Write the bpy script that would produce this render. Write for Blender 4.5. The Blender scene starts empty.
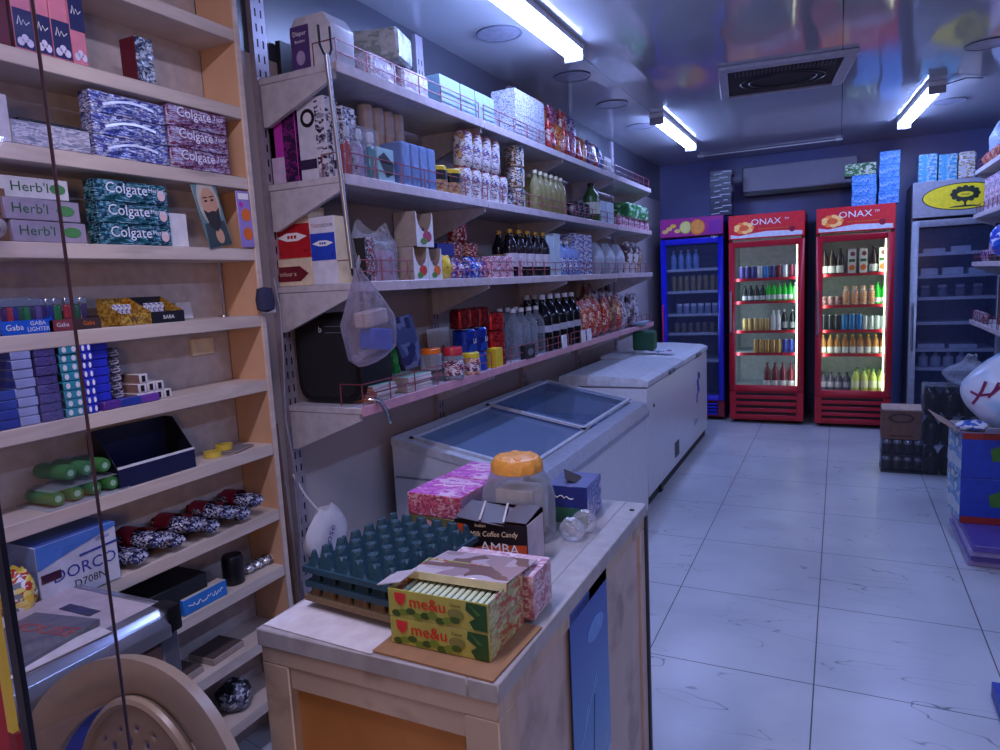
import bpy, bmesh, math, random
from mathutils import Matrix, Vector
random.seed(7)
C = bpy.context.scene.collection
PI = math.pi

PY_LIST = [(0.964, 1.008, 1.047, 1.091, 1.129)]
PYS = [(3.713, 3.836, 3.948, 4.050, 4.155, 4.266, 4.382, 4.483, 4.588, 3.774, 3.932, 4.084, 4.247)]
FLT = [(-1.373, 5.373, .872), (-1.243, 5.389, .862)]
# ------------------------------------------------------------------ materials
def lin(c):
    if isinstance(c, str):
        c = c.lstrip('#'); c = tuple(int(c[i:i+2], 16) for i in (0, 2, 4))
    o = []
    for v in c[:3]:
        v /= 255.0
        o.append(v/12.92 if v <= .04045 else ((v+.055)/1.055)**2.4)
    return (o[0], o[1], o[2], 1.0)

_mats = {}
def _new(name):
    m = bpy.data.materials.new(name); m.use_nodes = True
    nt = m.node_tree; nt.nodes.clear()
    out = nt.nodes.new('ShaderNodeOutputMaterial')
    return m, nt, out
def _coord(nt, scale=(1, 1, 1), rot=(0, 0, 0)):
    tc = nt.nodes.new('ShaderNodeTexCoord'); mp = nt.nodes.new('ShaderNodeMapping')
    mp.inputs['Scale'].default_value = scale; mp.inputs['Rotation'].default_value = rot
    nt.links.new(tc.outputs['Object'], mp.inputs['Vector'])
    return mp.outputs['Vector']
def _ramp(nt, fac, stops, interp='LINEAR'):
    r = nt.nodes.new('ShaderNodeValToRGB'); cr = r.color_ramp; cr.interpolation = interp
    while len(cr.elements) < len(stops): cr.elements.new(.5)
    for e, (p, c) in zip(cr.elements, stops): e.position = p; e.color = lin(c)
    nt.links.new(fac, r.inputs['Fac'])
    return r.outputs['Color']
def _noise(nt, vec, scale, detail=3, dist=0):
    n = nt.nodes.new('ShaderNodeTexNoise')
    n.inputs['Scale'].default_value = scale; n.inputs['Detail'].default_value = detail
    n.inputs['Distortion'].default_value = dist
    nt.links.new(vec, n.inputs['Vector'])
    return n.outputs['Fac']
def _bump(nt, h, strength, dist=.01):
    b = nt.nodes.new('ShaderNodeBump'); b.inputs['Strength'].default_value = strength
    b.inputs['Distance'].default_value = dist
    nt.links.new(h, b.inputs['Height'])
    return b.outputs['Normal']
def M(name, col, rough=.5, metal=0., var=.12, scale=30, bump=0, coat=0, emit=0):
    """plain surface with a little mottling"""
    if name in _mats: return _mats[name]
    m, nt, out = _new(name)
    b = nt.nodes.new('ShaderNodeBsdfPrincipled')
    b.inputs['Roughness'].default_value = rough; b.inputs['Metallic'].default_value = metal
    b.inputs['Coat Weight'].default_value = coat
    v = _coord(nt); n = _noise(nt, v, scale)
    c = lin(col)
    def sc(k): return tuple(min(1, x*k) for x in c[:3])+(1,)
    r = nt.nodes.new('ShaderNodeValToRGB')
    r.color_ramp.elements[0].color = sc(1-var); r.color_ramp.elements[1].color = sc(1+var)
    r.color_ramp.elements[0].position = .3; r.color_ramp.elements[1].position = .7
    nt.links.new(n, r.inputs['Fac']); nt.links.new(r.outputs['Color'], b.inputs['Base Color'])
    if bump: nt.links.new(_bump(nt, n, bump), b.inputs['Normal'])
    if emit:
        b.inputs['Emission Color'].default_value = c; b.inputs['Emission Strength'].default_value = emit
    nt.links.new(b.outputs[0], out.inputs[0]); _mats[name] = m
    return m
def P(name, cols, scale=40, rough=.4, metal=0., stretch=(1, 1, 1), bump=.0):
    """busy printed packaging: patches of a few colours"""
    if name in _mats: return _mats[name]
    m, nt, out = _new(name)
    b = nt.nodes.new('ShaderNodeBsdfPrincipled')
    b.inputs['Roughness'].default_value = rough; b.inputs['Metallic'].default_value = metal
    v = _coord(nt, stretch)
    n0 = _noise(nt, v, scale*.8, 2, .3)
    vo = nt.nodes.new('ShaderNodeTexVoronoi'); vo.distance = 'CHEBYCHEV'; vo.inputs['Scale'].default_value = scale*3.2
    nt.links.new(_coord(nt, (stretch[0], stretch[1], stretch[2]*1.8)), vo.inputs['Vector'])
    sp_ = nt.nodes.new('ShaderNodeSeparateColor'); nt.links.new(vo.outputs['Color'], sp_.inputs[0])
    mm = nt.nodes.new('ShaderNodeMath'); mm.operation = 'MULTIPLY_ADD'; mm.inputs[1].default_value = .34; nt.links.new(sp_.outputs[0], mm.inputs[0])
    m3 = nt.nodes.new('ShaderNodeMath'); m3.operation = 'MULTIPLY_ADD'; m3.inputs[1].default_value = 1.1; m3.inputs[2].default_value = -.22; nt.links.new(n0, m3.inputs[0])
    nt.links.new(m3.outputs[0], mm.inputs[2]); n = mm.outputs[0]
    k = len(cols)
    stops = [(.28 + .44*i/k if i else 0, c) for i, c in enumerate(cols)]
    col = _ramp(nt, n, stops, 'CONSTANT')
    nt.links.new(col, b.inputs['Base Color'])
    if bump:
        n2 = _noise(nt, _coord(nt), scale*1.5, 2, 1.)
        nt.links.new(_bump(nt, n2, bump, .012), b.inputs['Normal'])
    nt.links.new(b.outputs[0], out.inputs[0]); _mats[name] = m
    return m
def CL(name, tint, opac=.15, rough=.08, bump=0, scale=25, white=(225, 230, 240)):
    """clear film, bottle plastic or glass: see-through with a skin of reflection"""
    if name in _mats: return _mats[name]
    m, nt, out = _new(name)
    t = nt.nodes.new('ShaderNodeBsdfTransparent'); t.inputs[0].default_value = lin(tint)
    g = nt.nodes.new('ShaderNodeBsdfPrincipled'); g.inputs['Base Color'].default_value = lin(white)
    g.inputs['Roughness'].default_value = rough
    lw = nt.nodes.new('ShaderNodeLayerWeight'); lw.inputs['Blend'].default_value = .35
    mp = nt.nodes.new('ShaderNodeMapRange')
    mp.inputs['To Min'].default_value = opac; mp.inputs['To Max'].default_value = min(1, opac+.5)
    nt.links.new(lw.outputs['Fresnel'], mp.inputs['Value'])
    mx = nt.nodes.new('ShaderNodeMixShader')
    nt.links.new(mp.outputs[0], mx.inputs[0]); nt.links.new(t.outputs[0], mx.inputs[1]); nt.links.new(g.outputs[0], mx.inputs[2])
    if bump:
        n = _noise(nt, _coord(nt), scale, 3, 1.2); nb = _bump(nt, n, bump, .02)
        nt.links.new(nb, g.inputs['Normal']); nt.links.new(nb, lw.inputs['Normal'])
    nt.links.new(mx.outputs[0], out.inputs[0]); _mats[name] = m
    return m
def GL(name, tint=(235, 240, 245), refl=.9):
    """flat window glass"""
    if name in _mats: return _mats[name]
    m, nt, out = _new(name)
    t = nt.nodes.new('ShaderNodeBsdfTransparent'); t.inputs[0].default_value = lin(tint)
    g = nt.nodes.new('ShaderNodeBsdfGlossy'); g.inputs['Roughness'].default_value = .03
    fr = nt.nodes.new('ShaderNodeFresnel'); fr.inputs['IOR'].default_value = 1.45
    mu = nt.nodes.new('ShaderNodeMath'); mu.operation = 'MULTIPLY'; mu.inputs[1].default_value = refl
    nt.links.new(fr.outputs[0], mu.inputs[0])
    mx = nt.nodes.new('ShaderNodeMixShader'); nt.links.new(mu.outputs[0], mx.inputs[0])
    nt.links.new(t.outputs[0], mx.inputs[1]); nt.links.new(g.outputs[0], mx.inputs[2])
    nt.links.new(mx.outputs[0], out.inputs[0]); _mats[name] = m
    return m
def EM(name, col, s):
    if name in _mats: return _mats[name]
    m, nt, out = _new(name)
    e = nt.nodes.new('ShaderNodeEmission'); e.inputs[0].default_value = col if len(col) == 4 else lin(col)
    e.inputs[1].default_value = s
    nt.links.new(e.outputs[0], out.inputs[0]); _mats[name] = m
    return m
def WOOD(name, c0, c1, scale=(2, 2, 30), rough=.55, dirt=None):
    if name in _mats: return _mats[name]
    m, nt, out = _new(name)
    b = nt.nodes.new('ShaderNodeBsdfPrincipled'); b.inputs['Roughness'].default_value = rough
    n = _noise(nt, _coord(nt, scale), 2.2, 5, .8)
    col = _ramp(nt, n, [(.25, c0), (.7, c1)])
    if dirt:
        n2 = _noise(nt, _coord(nt), 9, 6, .3)
        f = _ramp(nt, n2, [(.52, (0, 0, 0)), (.72, (255, 255, 255))])
        mx = nt.nodes.new('ShaderNodeMix'); mx.data_type = 'RGBA'
        mu = nt.nodes.new('ShaderNodeMath'); mu.operation = 'MULTIPLY'; mu.inputs[1].default_value = .6
        nt.links.new(f, mu.inputs[0]); nt.links.new(mu.outputs[0], mx.inputs['Factor'])
        nt.links.new(col, mx.inputs['A']); mx.inputs['B'].default_value = lin(dirt)
        col = mx.outputs['Result']
    nt.links.new(col, b.inputs['Base Color'])
    nt.links.new(b.outputs[0], out.inputs[0]); _mats[name] = m
    return m

# ------------------------------------------------------------------ mesh builder
class MB:
    def __init__(s): s.v = []; s.f = []; s.mi = []
    def poly(s, pts, mi=0):
        b = len(s.v); s.v += [tuple(p) for p in pts]; s.f.append(tuple(range(b, b+len(pts)))); s.mi.append(mi); return s
    def box(s, x0, x1, y0, y1, z0, z1, mi=0, mats=None):
        """mats: dict of face key -> material index, keys f(-Y) b(+Y) l(-X) r(+X) t u"""
        b = len(s.v)
        s.v += [(x0,y0,z0),(x1,y0,z0),(x1,y1,z0),(x0,y1,z0),(x0,y0,z1),(x1,y0,z1),(x1,y1,z1),(x0,y1,z1)]
        for k, q in (('u',(3,2,1,0)),('t',(4,5,6,7)),('f',(0,1,5,4)),('r',(1,2,6,5)),('b',(2,3,7,6)),('l',(3,0,4,7))):
            s.f.append(tuple(b+i for i in q)); s.mi.append((mats or {}).get(k, mi))
        return s
    def obox(s, c, size, R, mi=0):
        b = len(s.v); M_ = MB().box(-size[0]/2,size[0]/2,-size[1]/2,size[1]/2,-size[2]/2,size[2]/2)
        for p in M_.v: s.v.append(tuple(R @ Vector(p) + Vector(c)))
        for f in M_.f: s.f.append(tuple(b+i for i in f)); s.mi.append(mi)
        return s
    def lathe(s, prof, n=16, c=(0, 0, 0), mi=0, mis=None, sx=1, sy=1, cap=True):
        b = len(s.v)
        for r, z in prof:
            for i in range(n):
                a = 2*PI*i/n; s.v.append((c[0]+r*sx*math.cos(a), c[1]+r*sy*math.sin(a), c[2]+z))
        for j in range(len(prof)-1):
            for i in range(n):
                k = (i+1) % n
                s.f.append((b+j*n+i, b+j*n+k, b+(j+1)*n+k, b+(j+1)*n+i)); s.mi.append(mis[j] if mis else mi)
        if cap:
            s.f.append(tuple(b+i for i in reversed(range(n)))); s.mi.append(mis[0] if mis else mi)
            t = b+(len(prof)-1)*n
            s.f.append(tuple(t+i for i in range(n))); s.mi.append(mis[-1] if mis else mi)
        return s
    def tube(s, pts, r, n=8, mi=0, closed=False):
        pts = [Vector(p) for p in pts]; b = len(s.v); N = len(pts); up = None
        for i, p in enumerate(pts):
            if closed: d = pts[(i+1) % N]-pts[i-1]
            else: d = pts[min(i+1, N-1)]-pts[max(i-1, 0)]
            d.normalize()
            if up is None:
                up = d.orthogonal().normalized()
            else:
                up = (up-d*up.dot(d))
                up = up.normalized() if up.length > 1e-6 else d.orthogonal().normalized()
            w = d.cross(up); rr = r[i] if isinstance(r, (list, tuple)) else r
            for k in range(n):
                a = 2*PI*k/n; s.v.append(tuple(p+(up*math.cos(a)+w*math.sin(a))*rr))
        for j in range(N if closed else N-1):
            for k in range(n):
                q = (k+1) % n; j2 = (j+1) % N
                s.f.append((b+j*n+k, b+j*n+q, b+j2*n+q, b+j2*n+k)); s.mi.append(mi)
        if not closed:
            s.f.append(tuple(b+i for i in reversed(range(n)))); s.mi.append(mi)
            s.f.append(tuple(b+(N-1)*n+i for i in range(n))); s.mi.append(mi)
        return s
    def surf(s, g, mi=0, wrap=False):
        b = len(s.v); nr, nc = len(g), len(g[0])
        for row in g: s.v += [tuple(p) for p in row]
        for j in range(nr-1):
            for i in range(nc if wrap else nc-1):
                k = (i+1) % nc
                s.f.append((b+j*nc+i, b+j*nc+k, b+(j+1)*nc+k, b+(j+1)*nc+i)); s.mi.append(mi)
        return s
    def prism(s, pts2, y0, y1, mi=0, mis=None):
        """outline in XZ (counter-clockwise seen from -Y) pushed from y0 to y1"""
        b = len(s.v); n = len(pts2)
        s.v += [(x, y0, z) for x, z in pts2]+[(x, y1, z) for x, z in pts2]
        s.f.append(tuple(b+i for i in range(n))); s.mi.append(mi)
        s.f.append(tuple(b+n+i for i in reversed(range(n)))); s.mi.append(mi)
        for i in range(n):
            k = (i+1) % n
            s.f.append((b+i, b+n+i, b+n+k, b+k)); s.mi.append(mi if mis is None else mis)
        return s
    def mesh(s, name, mats, bevel=0, seg=1):
        me = bpy.data.meshes.new(name); me.from_pydata(s.v, [], s.f)
        mats = mats if isinstance(mats, (list, tuple)) else [mats]
        for m in mats: me.materials.append(m)
        me.polygons.foreach_set('material_index', s.mi)
        bm = bmesh.new(); bm.from_mesh(me)
        if bevel:
            bmesh.ops.remove_doubles(bm, verts=bm.verts, dist=1e-6)
            bmesh.ops.bevel(bm, geom=list(bm.edges), offset=bevel, segments=seg, profile=.7, affect='EDGES', clamp_overlap=True)
        bmesh.ops.recalc_face_normals(bm, faces=bm.faces)
        bm.to_mesh(me); bm.free()
        me.polygons.foreach_set('use_smooth', [True]*len(me.polygons))
        me.set_sharp_from_angle(angle=math.radians(38))
        return me
    def build(s, name, mats, parent=None, loc=(0, 0, 0), rot=(0, 0, 0), bevel=0, seg=1):
        return link(name, s.mesh(name, mats, bevel, seg), parent, loc, rot)
def link(name, me, parent=None, loc=(0, 0, 0), rot=(0, 0, 0)):
    o = bpy.data.objects.new(name, me); C.objects.link(o)
    o.location = loc; o.rotation_euler = rot if not isinstance(rot, (int, float)) else (0, 0, rot)
    if parent: o.parent = parent
    return o
def tag(o, label, cat, group=None, kind=None):
    o['label'] = label; o['category'] = cat
    if group: o['group'] = group
    if kind: o['kind'] = kind
    return o
def thing(name, label, cat, loc=(0, 0, 0), rz=0, group=None):
    o = bpy.data.objects.new(name, None); C.objects.link(o); o.empty_display_size = .05
    o.location = loc; o.rotation_euler = (0, 0, rz)
    return tag(o, label, cat, group)
def dup(root, loc, rz=None, label=None, group=None, rot=None):
    r = root.copy(); C.objects.link(r); r.location = loc
    if rz is not None: r.rotation_euler = (0, 0, rz)
    if rot is not None: r.rotation_euler = rot
    if label: r['label'] = label
    if group: r['group'] = group
    for ch in list(root.children):
        c = ch.copy(); C.objects.link(c); c.parent = r
        for g in list(ch.children):
            d = g.copy(); C.objects.link(d); d.parent = c
    return r
_first = set()
def put(proto, loc, rz, label, group=None, rot=None):
    """the first placement moves the prototype itself, later ones copy it"""
    if proto.name not in _first:
        _first.add(proto.name); proto.location = loc
        proto.rotation_euler = rot if rot is not None else (0, 0, rz)
        proto['label'] = label
        if group: proto['group'] = group
        return proto
    return dup(proto, loc, rz, label, group, rot)
def struct(name, mb, m):
    o = mb.build(name, m); o['kind'] = 'structure'; return o
ORD = ['leftmost', 'second from left', 'third from left', 'fourth from left', 'fifth from left', 'sixth from left',
       'seventh from left', 'eighth from left', 'ninth from left', 'tenth from left', 'eleventh from left', 'twelfth from left', 'thirteenth from left', 'fourteenth from left']
def od(i, n):
    if n == 1: return ''
    if i == n-1: return 'rightmost'
    if n == 3 and i == 1: return 'middle one'
    if n > 4 and i == n-2: return 'second from right'
    return ORD[i]
LEV = ['bottom', 'second from bottom', 'third from bottom', 'fourth from bottom', 'fifth from bottom', 'sixth from bottom', 'seventh from bottom',
       'eighth from bottom', 'ninth from bottom', 'tenth from bottom', 'eleventh from bottom', 'twelfth from bottom']
def lv(i, n):
    if i == n-1: return 'top'
    if n == 3 and i == 1: return 'middle'
    return LEV[i]

# lettering: real mesh letters lying on a face.  local x = reading direction, local z = up, facing -Y
_txt = {}
def letters(s, size):
    k = (s, size)
    if k in _txt: return _txt[k]
    cu = bpy.data.curves.new('lettering', 'FONT'); cu.body = s; cu.size = size
    cu.align_x = 'CENTER'; cu.align_y = 'CENTER'; cu.resolution_u = 2
    o = bpy.data.objects.new('lettering', cu); C.objects.link(o)
    dg = bpy.context.evaluated_depsgraph_get(); me = bpy.data.meshes.new_from_object(o.evaluated_get(dg))
    bpy.data.objects.remove(o); bpy.data.curves.remove(cu)
    _txt[k] = me
    return me
def text(parent, s, size, x, y, z, mat, face='f', sx=1., tilt=0., shear=0, bold=0):
    me = letters(s, size).copy(); me.materials.clear(); me.materials.append(mat); me.polygons.foreach_set('material_index', [0]*len(me.polygons))
    for v in me.vertices: v.co.x = v.co.x*sx + v.co.y*shear
    o = bpy.data.objects.new('lettering', me); C.objects.link(o); o.parent = parent
    R = {'f': Matrix(((1,0,0),(0,0,-1),(0,1,0))), 'r': Matrix(((0,0,1),(1,0,0),(0,1,0))),
         'l': Matrix(((0,0,-1),(-1,0,0),(0,1,0))), 't': Matrix(((1,0,0),(0,1,0),(0,0,1)))}[face]
    R = R @ Matrix.Rotation(tilt, 3, 'Z')
    o.matrix_local = Matrix.Translation((x, y, z)) @ R.to_4x4()
    return o
def decal(parent, pts, y, mat, name='printed_panel', th=.0006, face='f', off=(0, 0, 0)):
    """thin printed patch, outline in local XZ, on the face looking to -Y (or +X for 'r')"""
    mb = MB().prism(pts, y-th, y)
    if face == 'r': mb.v = [(-p[1], p[0], p[2]) for p in mb.v]
    if face == 't': mb.v = [(p[0], p[2], -p[1]) for p in mb.v]
    return mb.build(name, mat, parent, off)
def ell(cx, cz, rx, rz, n=24, a0=0, a1=2*PI):
    full = abs(a1-a0-2*PI) < 1e-6
    return [(cx+rx*math.cos(a0+(a1-a0)*i/(n if full else n-1)), cz+rz*math.sin(a0+(a1-a0)*i/(n if full else n-1))) for i in range(n)]
def squiggle(parent, x0, x1, z, amp, y, mat, n=14, r=.0012, face='f'):
    rnd = random.Random(int(1000*(x1-x0+z))); pts = [(x0+(x1-x0)*i/n, y, z+amp*(rnd.random()-.5)*2) for i in range(n+1)]
    if face == 't': pts = [(a, c, b) for a, b, c in pts]
    return MB().tube(pts, r, 5).build('script_print', mat, parent)
def rec(x0, x1, z0, z1): return [(x0, z0), (x1, z0), (x1, z1), (x0, z1)]

# ------------------------------------------------------------------ common products (front looks to local -Y, base at z=0)
_pm = {}
def pbox(name, w, d, h, front, side=None, top=None, label='', cat='box', bevel=.0015):
    side = side or front; top = top or side
    mb = MB().box(-w/2, w/2, -d/2, d/2, 0, h, mats={'f': 0, 'b': 0, 'l': 1, 'r': 1, 't': 2, 'u': 2})
    o = mb.build(name, [front, side, top], bevel=bevel)
    return tag(o, label, cat)
def can(name, r, h, body, lid, label='', cat='can', band=None):
    prof = [(r*.86, 0), (r, h*.05), (r, h*.3), (r, h*.72), (r, h*.9), (r*.86, h*.97), (r*.86, h), (r*.78, h*.985)]
    o = MB().lathe(prof, 16, mis=[0, 0, 1 if band else 0, 0, 0, 0, 0]).build(name, [body, band or body])
    tag(o, label, cat)
    MB().lathe([(r*.86, h*.97), (r*.87, h*1.0), (r*.78, h*.985)], 16).build('lid', lid, o)
    return o
def bottle(name, r, h, body, cap, lab=None, label='', cat='bottle', neck=.36, shoulder=.62, lz=(.2, .5), capr=None, sq=False):
    rn = r*neck
    prof = [(r*.9, 0), (r, h*.03), (r, h*shoulder), (r*.93, h*(shoulder+.05)), (r*.62, h*(shoulder+.16)), (rn, h*(shoulder+.24)), (rn, h*.93)]
    o = MB().lathe(prof, 14).build(name, body); tag(o, label, cat)
    cr = capr or rn*1.15
    MB().lathe([(cr, h*.92), (cr, h*.995), (cr*.9, h)], 12).build('cap', cap, o)
    if lab: MB().lathe([(r*1.015, h*lz[0]), (r*1.015, h*lz[1])], 14, cap=False).build('paper_label', lab, o)
    return o
def jar(name, r, h, body, lid, lab=None, label='', cat='jar', lidh=.22, lz=(.15, .6)):
    o = MB().lathe([(r*.9, 0), (r, h*.05), (r, h*(.95-lidh)), (r*.88, h*(1-lidh))], 18).build(name, body); tag(o, label, cat)
    MB().lathe([(r*.95, h*(1-lidh)), (r*.95, h*.97), (r*.88, h)], 18).build('lid', lid, o)
    if lab: MB().lathe([(r*1.012, h*lz[0]), (r*1.012, h*lz[1])], 18, cap=False).build('paper_label', lab, o)
    return o
def pillow(name, w, d, h, mat, label='', cat='bag', seed=0, crimp=.25, n=14, m=10):
    """a filled snack bag standing up: fat middle, flat crimped ends"""
    rnd = random.Random(seed); g = []
    ph = [rnd.uniform(0, 6) for _ in range(6)]
    for j in range(m+1):
        t = j/m; fat = math.sin(PI*min(max(t, 0), 1))**.45*(1-.12*math.sin(5*t+ph[0])) if 0 < t < 1 else .0
        wid = w*(1-crimp*.25*math.sin(PI*t)); row = []
        for i in range(n):
            a = 2*PI*i/n; c, s_ = math.cos(a), math.sin(a)
            x = wid/2*(abs(c)**.6)*(1 if c > 0 else -1); y = d/2*fat*(abs(s_)**.8)*(1 if s_ > 0 else -1)
            k = 1+.1*math.sin(3*a+ph[1]+7*t)+.07*math.sin(5*a+ph[2]-9*t)
            row.append((x+.03*w*math.sin(4*t+ph[3]), y*k, h*t+.03*h*math.sin(6.3*x/w+ph[4])*t))
        g.append(row)
    o = MB().surf(g, wrap=True).poly(g[0][::-1]).poly(g[-1]).build(name, mat); return tag(o, label, cat)
def blob(name, w, d, h, mat, label='', cat='bag', seed=0, knot=True, n=24, m=14, ruff=.12, dip=0):
    """a soft plastic bag resting on something, gathered at the top when knot is set"""
    rnd = random.Random(seed); ph = [rnd.uniform(0, 6.28) for _ in range(8)]; g = []
    for j in range(m+1):
        t = j/m; r = math.sin(PI*(.12+.8*t))**.7 if not knot else (math.sin(PI*(.1+.9*min(t/.8, 1)))**.65 if t < .75 else .34-.9*(t-.75)+.75*max(0, t-.88))
        row = []
        for i in range(n):
            a = 2*PI*i/n
            k = r*(1+ruff*(.5*math.sin(3*a+ph[0]+4*t)+.35*math.sin(5*a+ph[1]-5*t)+.3*math.sin(8*a+ph[2]+9*t)))
            row.append((w/2*k*math.cos(a)+.06*w*math.sin(3*t+ph[3])*t, d/2*k*math.sin(a), h*t+.04*h*math.sin(4*a+ph[4])*t))
        g.append(row)
    o = MB().surf(g, wrap=True).poly(g[0][::-1]).poly(g[-1]).build(name, mat); return tag(o, label, cat)

# ------------------------------------------------------------------ shared materials
white = M('white plastic', (222, 222, 226), .4); black = M('black plastic', (16, 16, 20), .35)
dark = M('dark plastic', (28, 28, 34), .5); silver = M('brushed steel', (185, 188, 195), .28, .9, .06)
chrome = M('bright metal', (205, 208, 214), .18, 1., .04); red = M('red print', (190, 24, 34), .4)
blue = M('blue print', (25, 60, 170), .4); navy = M('navy print', (24, 30, 78), .4); teal = M('teal print', (30, 135, 150), .4)
green = M('green print', (36, 120, 50), .4); yellow = M('yellow print', (225, 190, 40), .4); orange = M('orange print', (225, 110, 30), .4)
cream = M('cream print', (232, 214, 180), .5); pink = M('pink print', (215, 130, 150), .4); purple = M('purple print', (110, 60, 160), .4)
magenta = M('magenta print', (190, 50, 170), .4); brown = M('brown card', (112, 78, 52), .7); card = M('grey card', (165, 150, 140), .8)
kraft = M('kraft card', (150, 112, 78), .8); gold = M('gold print', (190, 150, 60), .35, .4); maroon = M('maroon print', (95, 24, 40), .45)
inkw = M('white ink', (240, 240, 240), .5, var=.02); inkb = M('black ink', (18, 18, 24), .5, var=.02)
inkr = M('red ink', (200, 30, 30), .5, var=.02); inkblue = M('blue ink', (30, 50, 150), .5, var=.02)
inkg = M('green ink', (30, 90, 40), .5, var=.02); inkgrey = M('grey ink', (110, 110, 125), .5)
film = CL('clear film', (240, 242, 246), .16, .12, .5, 30)
filmlite = CL('thin clear film', (247, 248, 250), .07, .1, .35, 25)
pet = CL('clear bottle plastic', (225, 235, 238), .14, .1)
glass = GL('door glass'); glassdim = CL('hazy door glass', (215, 220, 232), .10, .15, 0, 20, (120, 134, 190))  # second glass has the bluish haze of the dim interiors put into its colour

# ================================================================== SETTING
WX, EX, BY, CZ = -1.75, 1.27, 7.62, 2.6
def floor_mat():
    m, nt, out = _new('marble tile'); b = nt.nodes.new('ShaderNodeBsdfPrincipled')
    v = _coord(nt)
    n = _noise(nt, v, 1.6, 6, .4)
    base = _ramp(nt, n, [(.3, (166, 170, 180)), (.7, (194, 197, 204))])
    # thin dark diagonal cracks: contour lines of a stretched noise, broken up by a second noise
    vv = _coord(nt, (.8, 3.2, 1), (0, 0, .45))
    nn = _noise(nt, vv, .75, 4, .25)
    sub = nt.nodes.new('ShaderNodeMath'); sub.operation = 'MULTIPLY'; sub.inputs[1].default_value = 11
    nt.links.new(nn, sub.inputs[0])
    fr = nt.nodes.new('ShaderNodeMath'); fr.operation = 'PINGPONG'; fr.inputs[1].default_value = .5
    nt.links.new(sub.outputs[0], fr.inputs[0])
    ln = _ramp(nt, fr.outputs[0], [(0, (235, 235, 235)), (.02, (0, 0, 0))])
    n3 = _noise(nt, _coord(nt, (1, 1, 1)), 2.3, 3)
    mk = _ramp(nt, n3, [(.46, (0, 0, 0)), (.58, (255, 255, 255))])
    mu = nt.nodes.new('ShaderNodeMix'); mu.data_type = 'RGBA'; mu.blend_type = 'MULTIPLY'; mu.inputs['Factor'].default_value = 1
    nt.links.new(ln, mu.inputs['A']); nt.links.new(mk, mu.inputs['B'])
    mx = nt.nodes.new('ShaderNodeMix'); mx.data_type = 'RGBA'
    nt.links.new(mu.outputs['Result'], mx.inputs['Factor']); nt.links.new(base, mx.inputs['A']); mx.inputs['B'].default_value = lin((46, 48, 70))
    # tile joints
    br = nt.nodes.new('ShaderNodeTexBrick'); br.offset = 0; br.squash = 1
    mp = nt.nodes.new('ShaderNodeMapping'); tc = nt.nodes.new('ShaderNodeTexCoord'); nt.links.new(tc.outputs['Object'], mp.inputs['Vector'])
    mp.inputs['Location'].default_value = (.648+.586*8, -2.482+.628*8, 0); nt.links.new(mp.outputs[0], br.inputs['Vector'])
    br.inputs['Scale'].default_value = 1; br.inputs['Brick Width'].default_value = .586; br.inputs['Row Height'].default_value = .628
    br.inputs['Mortar Size'].default_value = .0022; br.inputs['Mortar Smooth'].default_value = 0
    m2 = nt.nodes.new('ShaderNodeMix'); m2.data_type = 'RGBA'
    nt.links.new(br.outputs['Fac'], m2.inputs['Factor']); nt.links.new(mx.outputs['Result'], m2.inputs['A']); m2.inputs['B'].default_value = lin((70, 68, 80))
    nt.links.new(m2.outputs['Result'], b.inputs['Base Color'])
    r = _noise(nt, v, 5, 4); mr = nt.nodes.new('ShaderNodeMapRange'); mr.inputs['To Min'].default_value = .22; mr.inputs['To Max'].default_value = .42
    nt.links.new(r, mr.inputs[0]); nt.links.new(mr.outputs[0], b.inputs['Roughness'])
    nt.links.new(b.outputs[0], out.inputs[0]); return m
def ceil_mat():
    m, nt, out = _new('glossy ceiling panel'); b = nt.nodes.new('ShaderNodeBsdfPrincipled')
    b.inputs['Base Color'].default_value = lin((172, 174, 180)); b.inputs['Roughness'].default_value = .09
    b.inputs['Specular IOR Level'].default_value = .75
    n = _noise(nt, _coord(nt, (1.6, .35, 1)), 1.5, 2, .3)
    nt.links.new(_bump(nt, n, .35, .05), b.inputs['Normal'])
    br = nt.nodes.new('ShaderNodeTexBrick'); br.offset = 0
    nt.links.new(_coord(nt), br.inputs['Vector'])
    br.inputs['Scale'].default_value = 1; br.inputs['Brick Width'].default_value = 1.22; br.inputs['Row Height'].default_value = 40
    br.inputs['Mortar Size'].default_value = .003; br.inputs['Color1'].default_value = br.inputs['Color2'].default_value = lin((172, 174, 180))
    br.inputs['Mortar'].default_value = lin((40, 40, 50))
    nt.links.new(br.outputs['Color'], b.inputs['Base Color'])
    nt.links.new(b.outputs[0], out.inputs[0]); return m
struct('floor', MB().box(-2.2, 1.6, -1.2, BY+.1, -.1, 0), floor_mat())
struct('ceiling', MB().box(-2.2, 1.6, -.6, BY+.1, CZ, CZ+.1), ceil_mat())
struct('wall_left', MB().box(WX-.1, WX, -.6, BY, 0, 2.24), M('painted panel wall', (176, 166, 166), .55, 0, .06, 3))
struct('trim_1', MB().box(WX-.1, WX+.001, -.6, BY, 2.24, CZ), M('grey upper cladding', (62, 64, 76), .3, 0, .06, 3))
struct('wall_back', MB().box(WX-.1, EX+.1, BY, BY+.1, 0, CZ), M('dark back wall', (100, 108, 160), .3, 0, .08, 3))
struct('wall_right', MB().box(EX, EX+.1, -.6, BY, 0, CZ), M('dim right wall', (120, 118, 128), .5, 0, .08, 3))

# camera
cam = bpy.data.cameras.new('camera'); co = bpy.data.objects.new('camera', cam); C.objects.link(co)
cam.sensor_width = 36; cam.lens = 36*.68944; cam.clip_start = .02
co.matrix_world = Matrix([[0.897817, -0.013413, 0.440165, 0.0], [0.43756, 0.139887, -0.888241, 0.0], [-0.049659, 0.990077, 0.131462, 1.45], [0.0, 0.0, 0.0, 1.0]])
bpy.context.scene.camera = co

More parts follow.
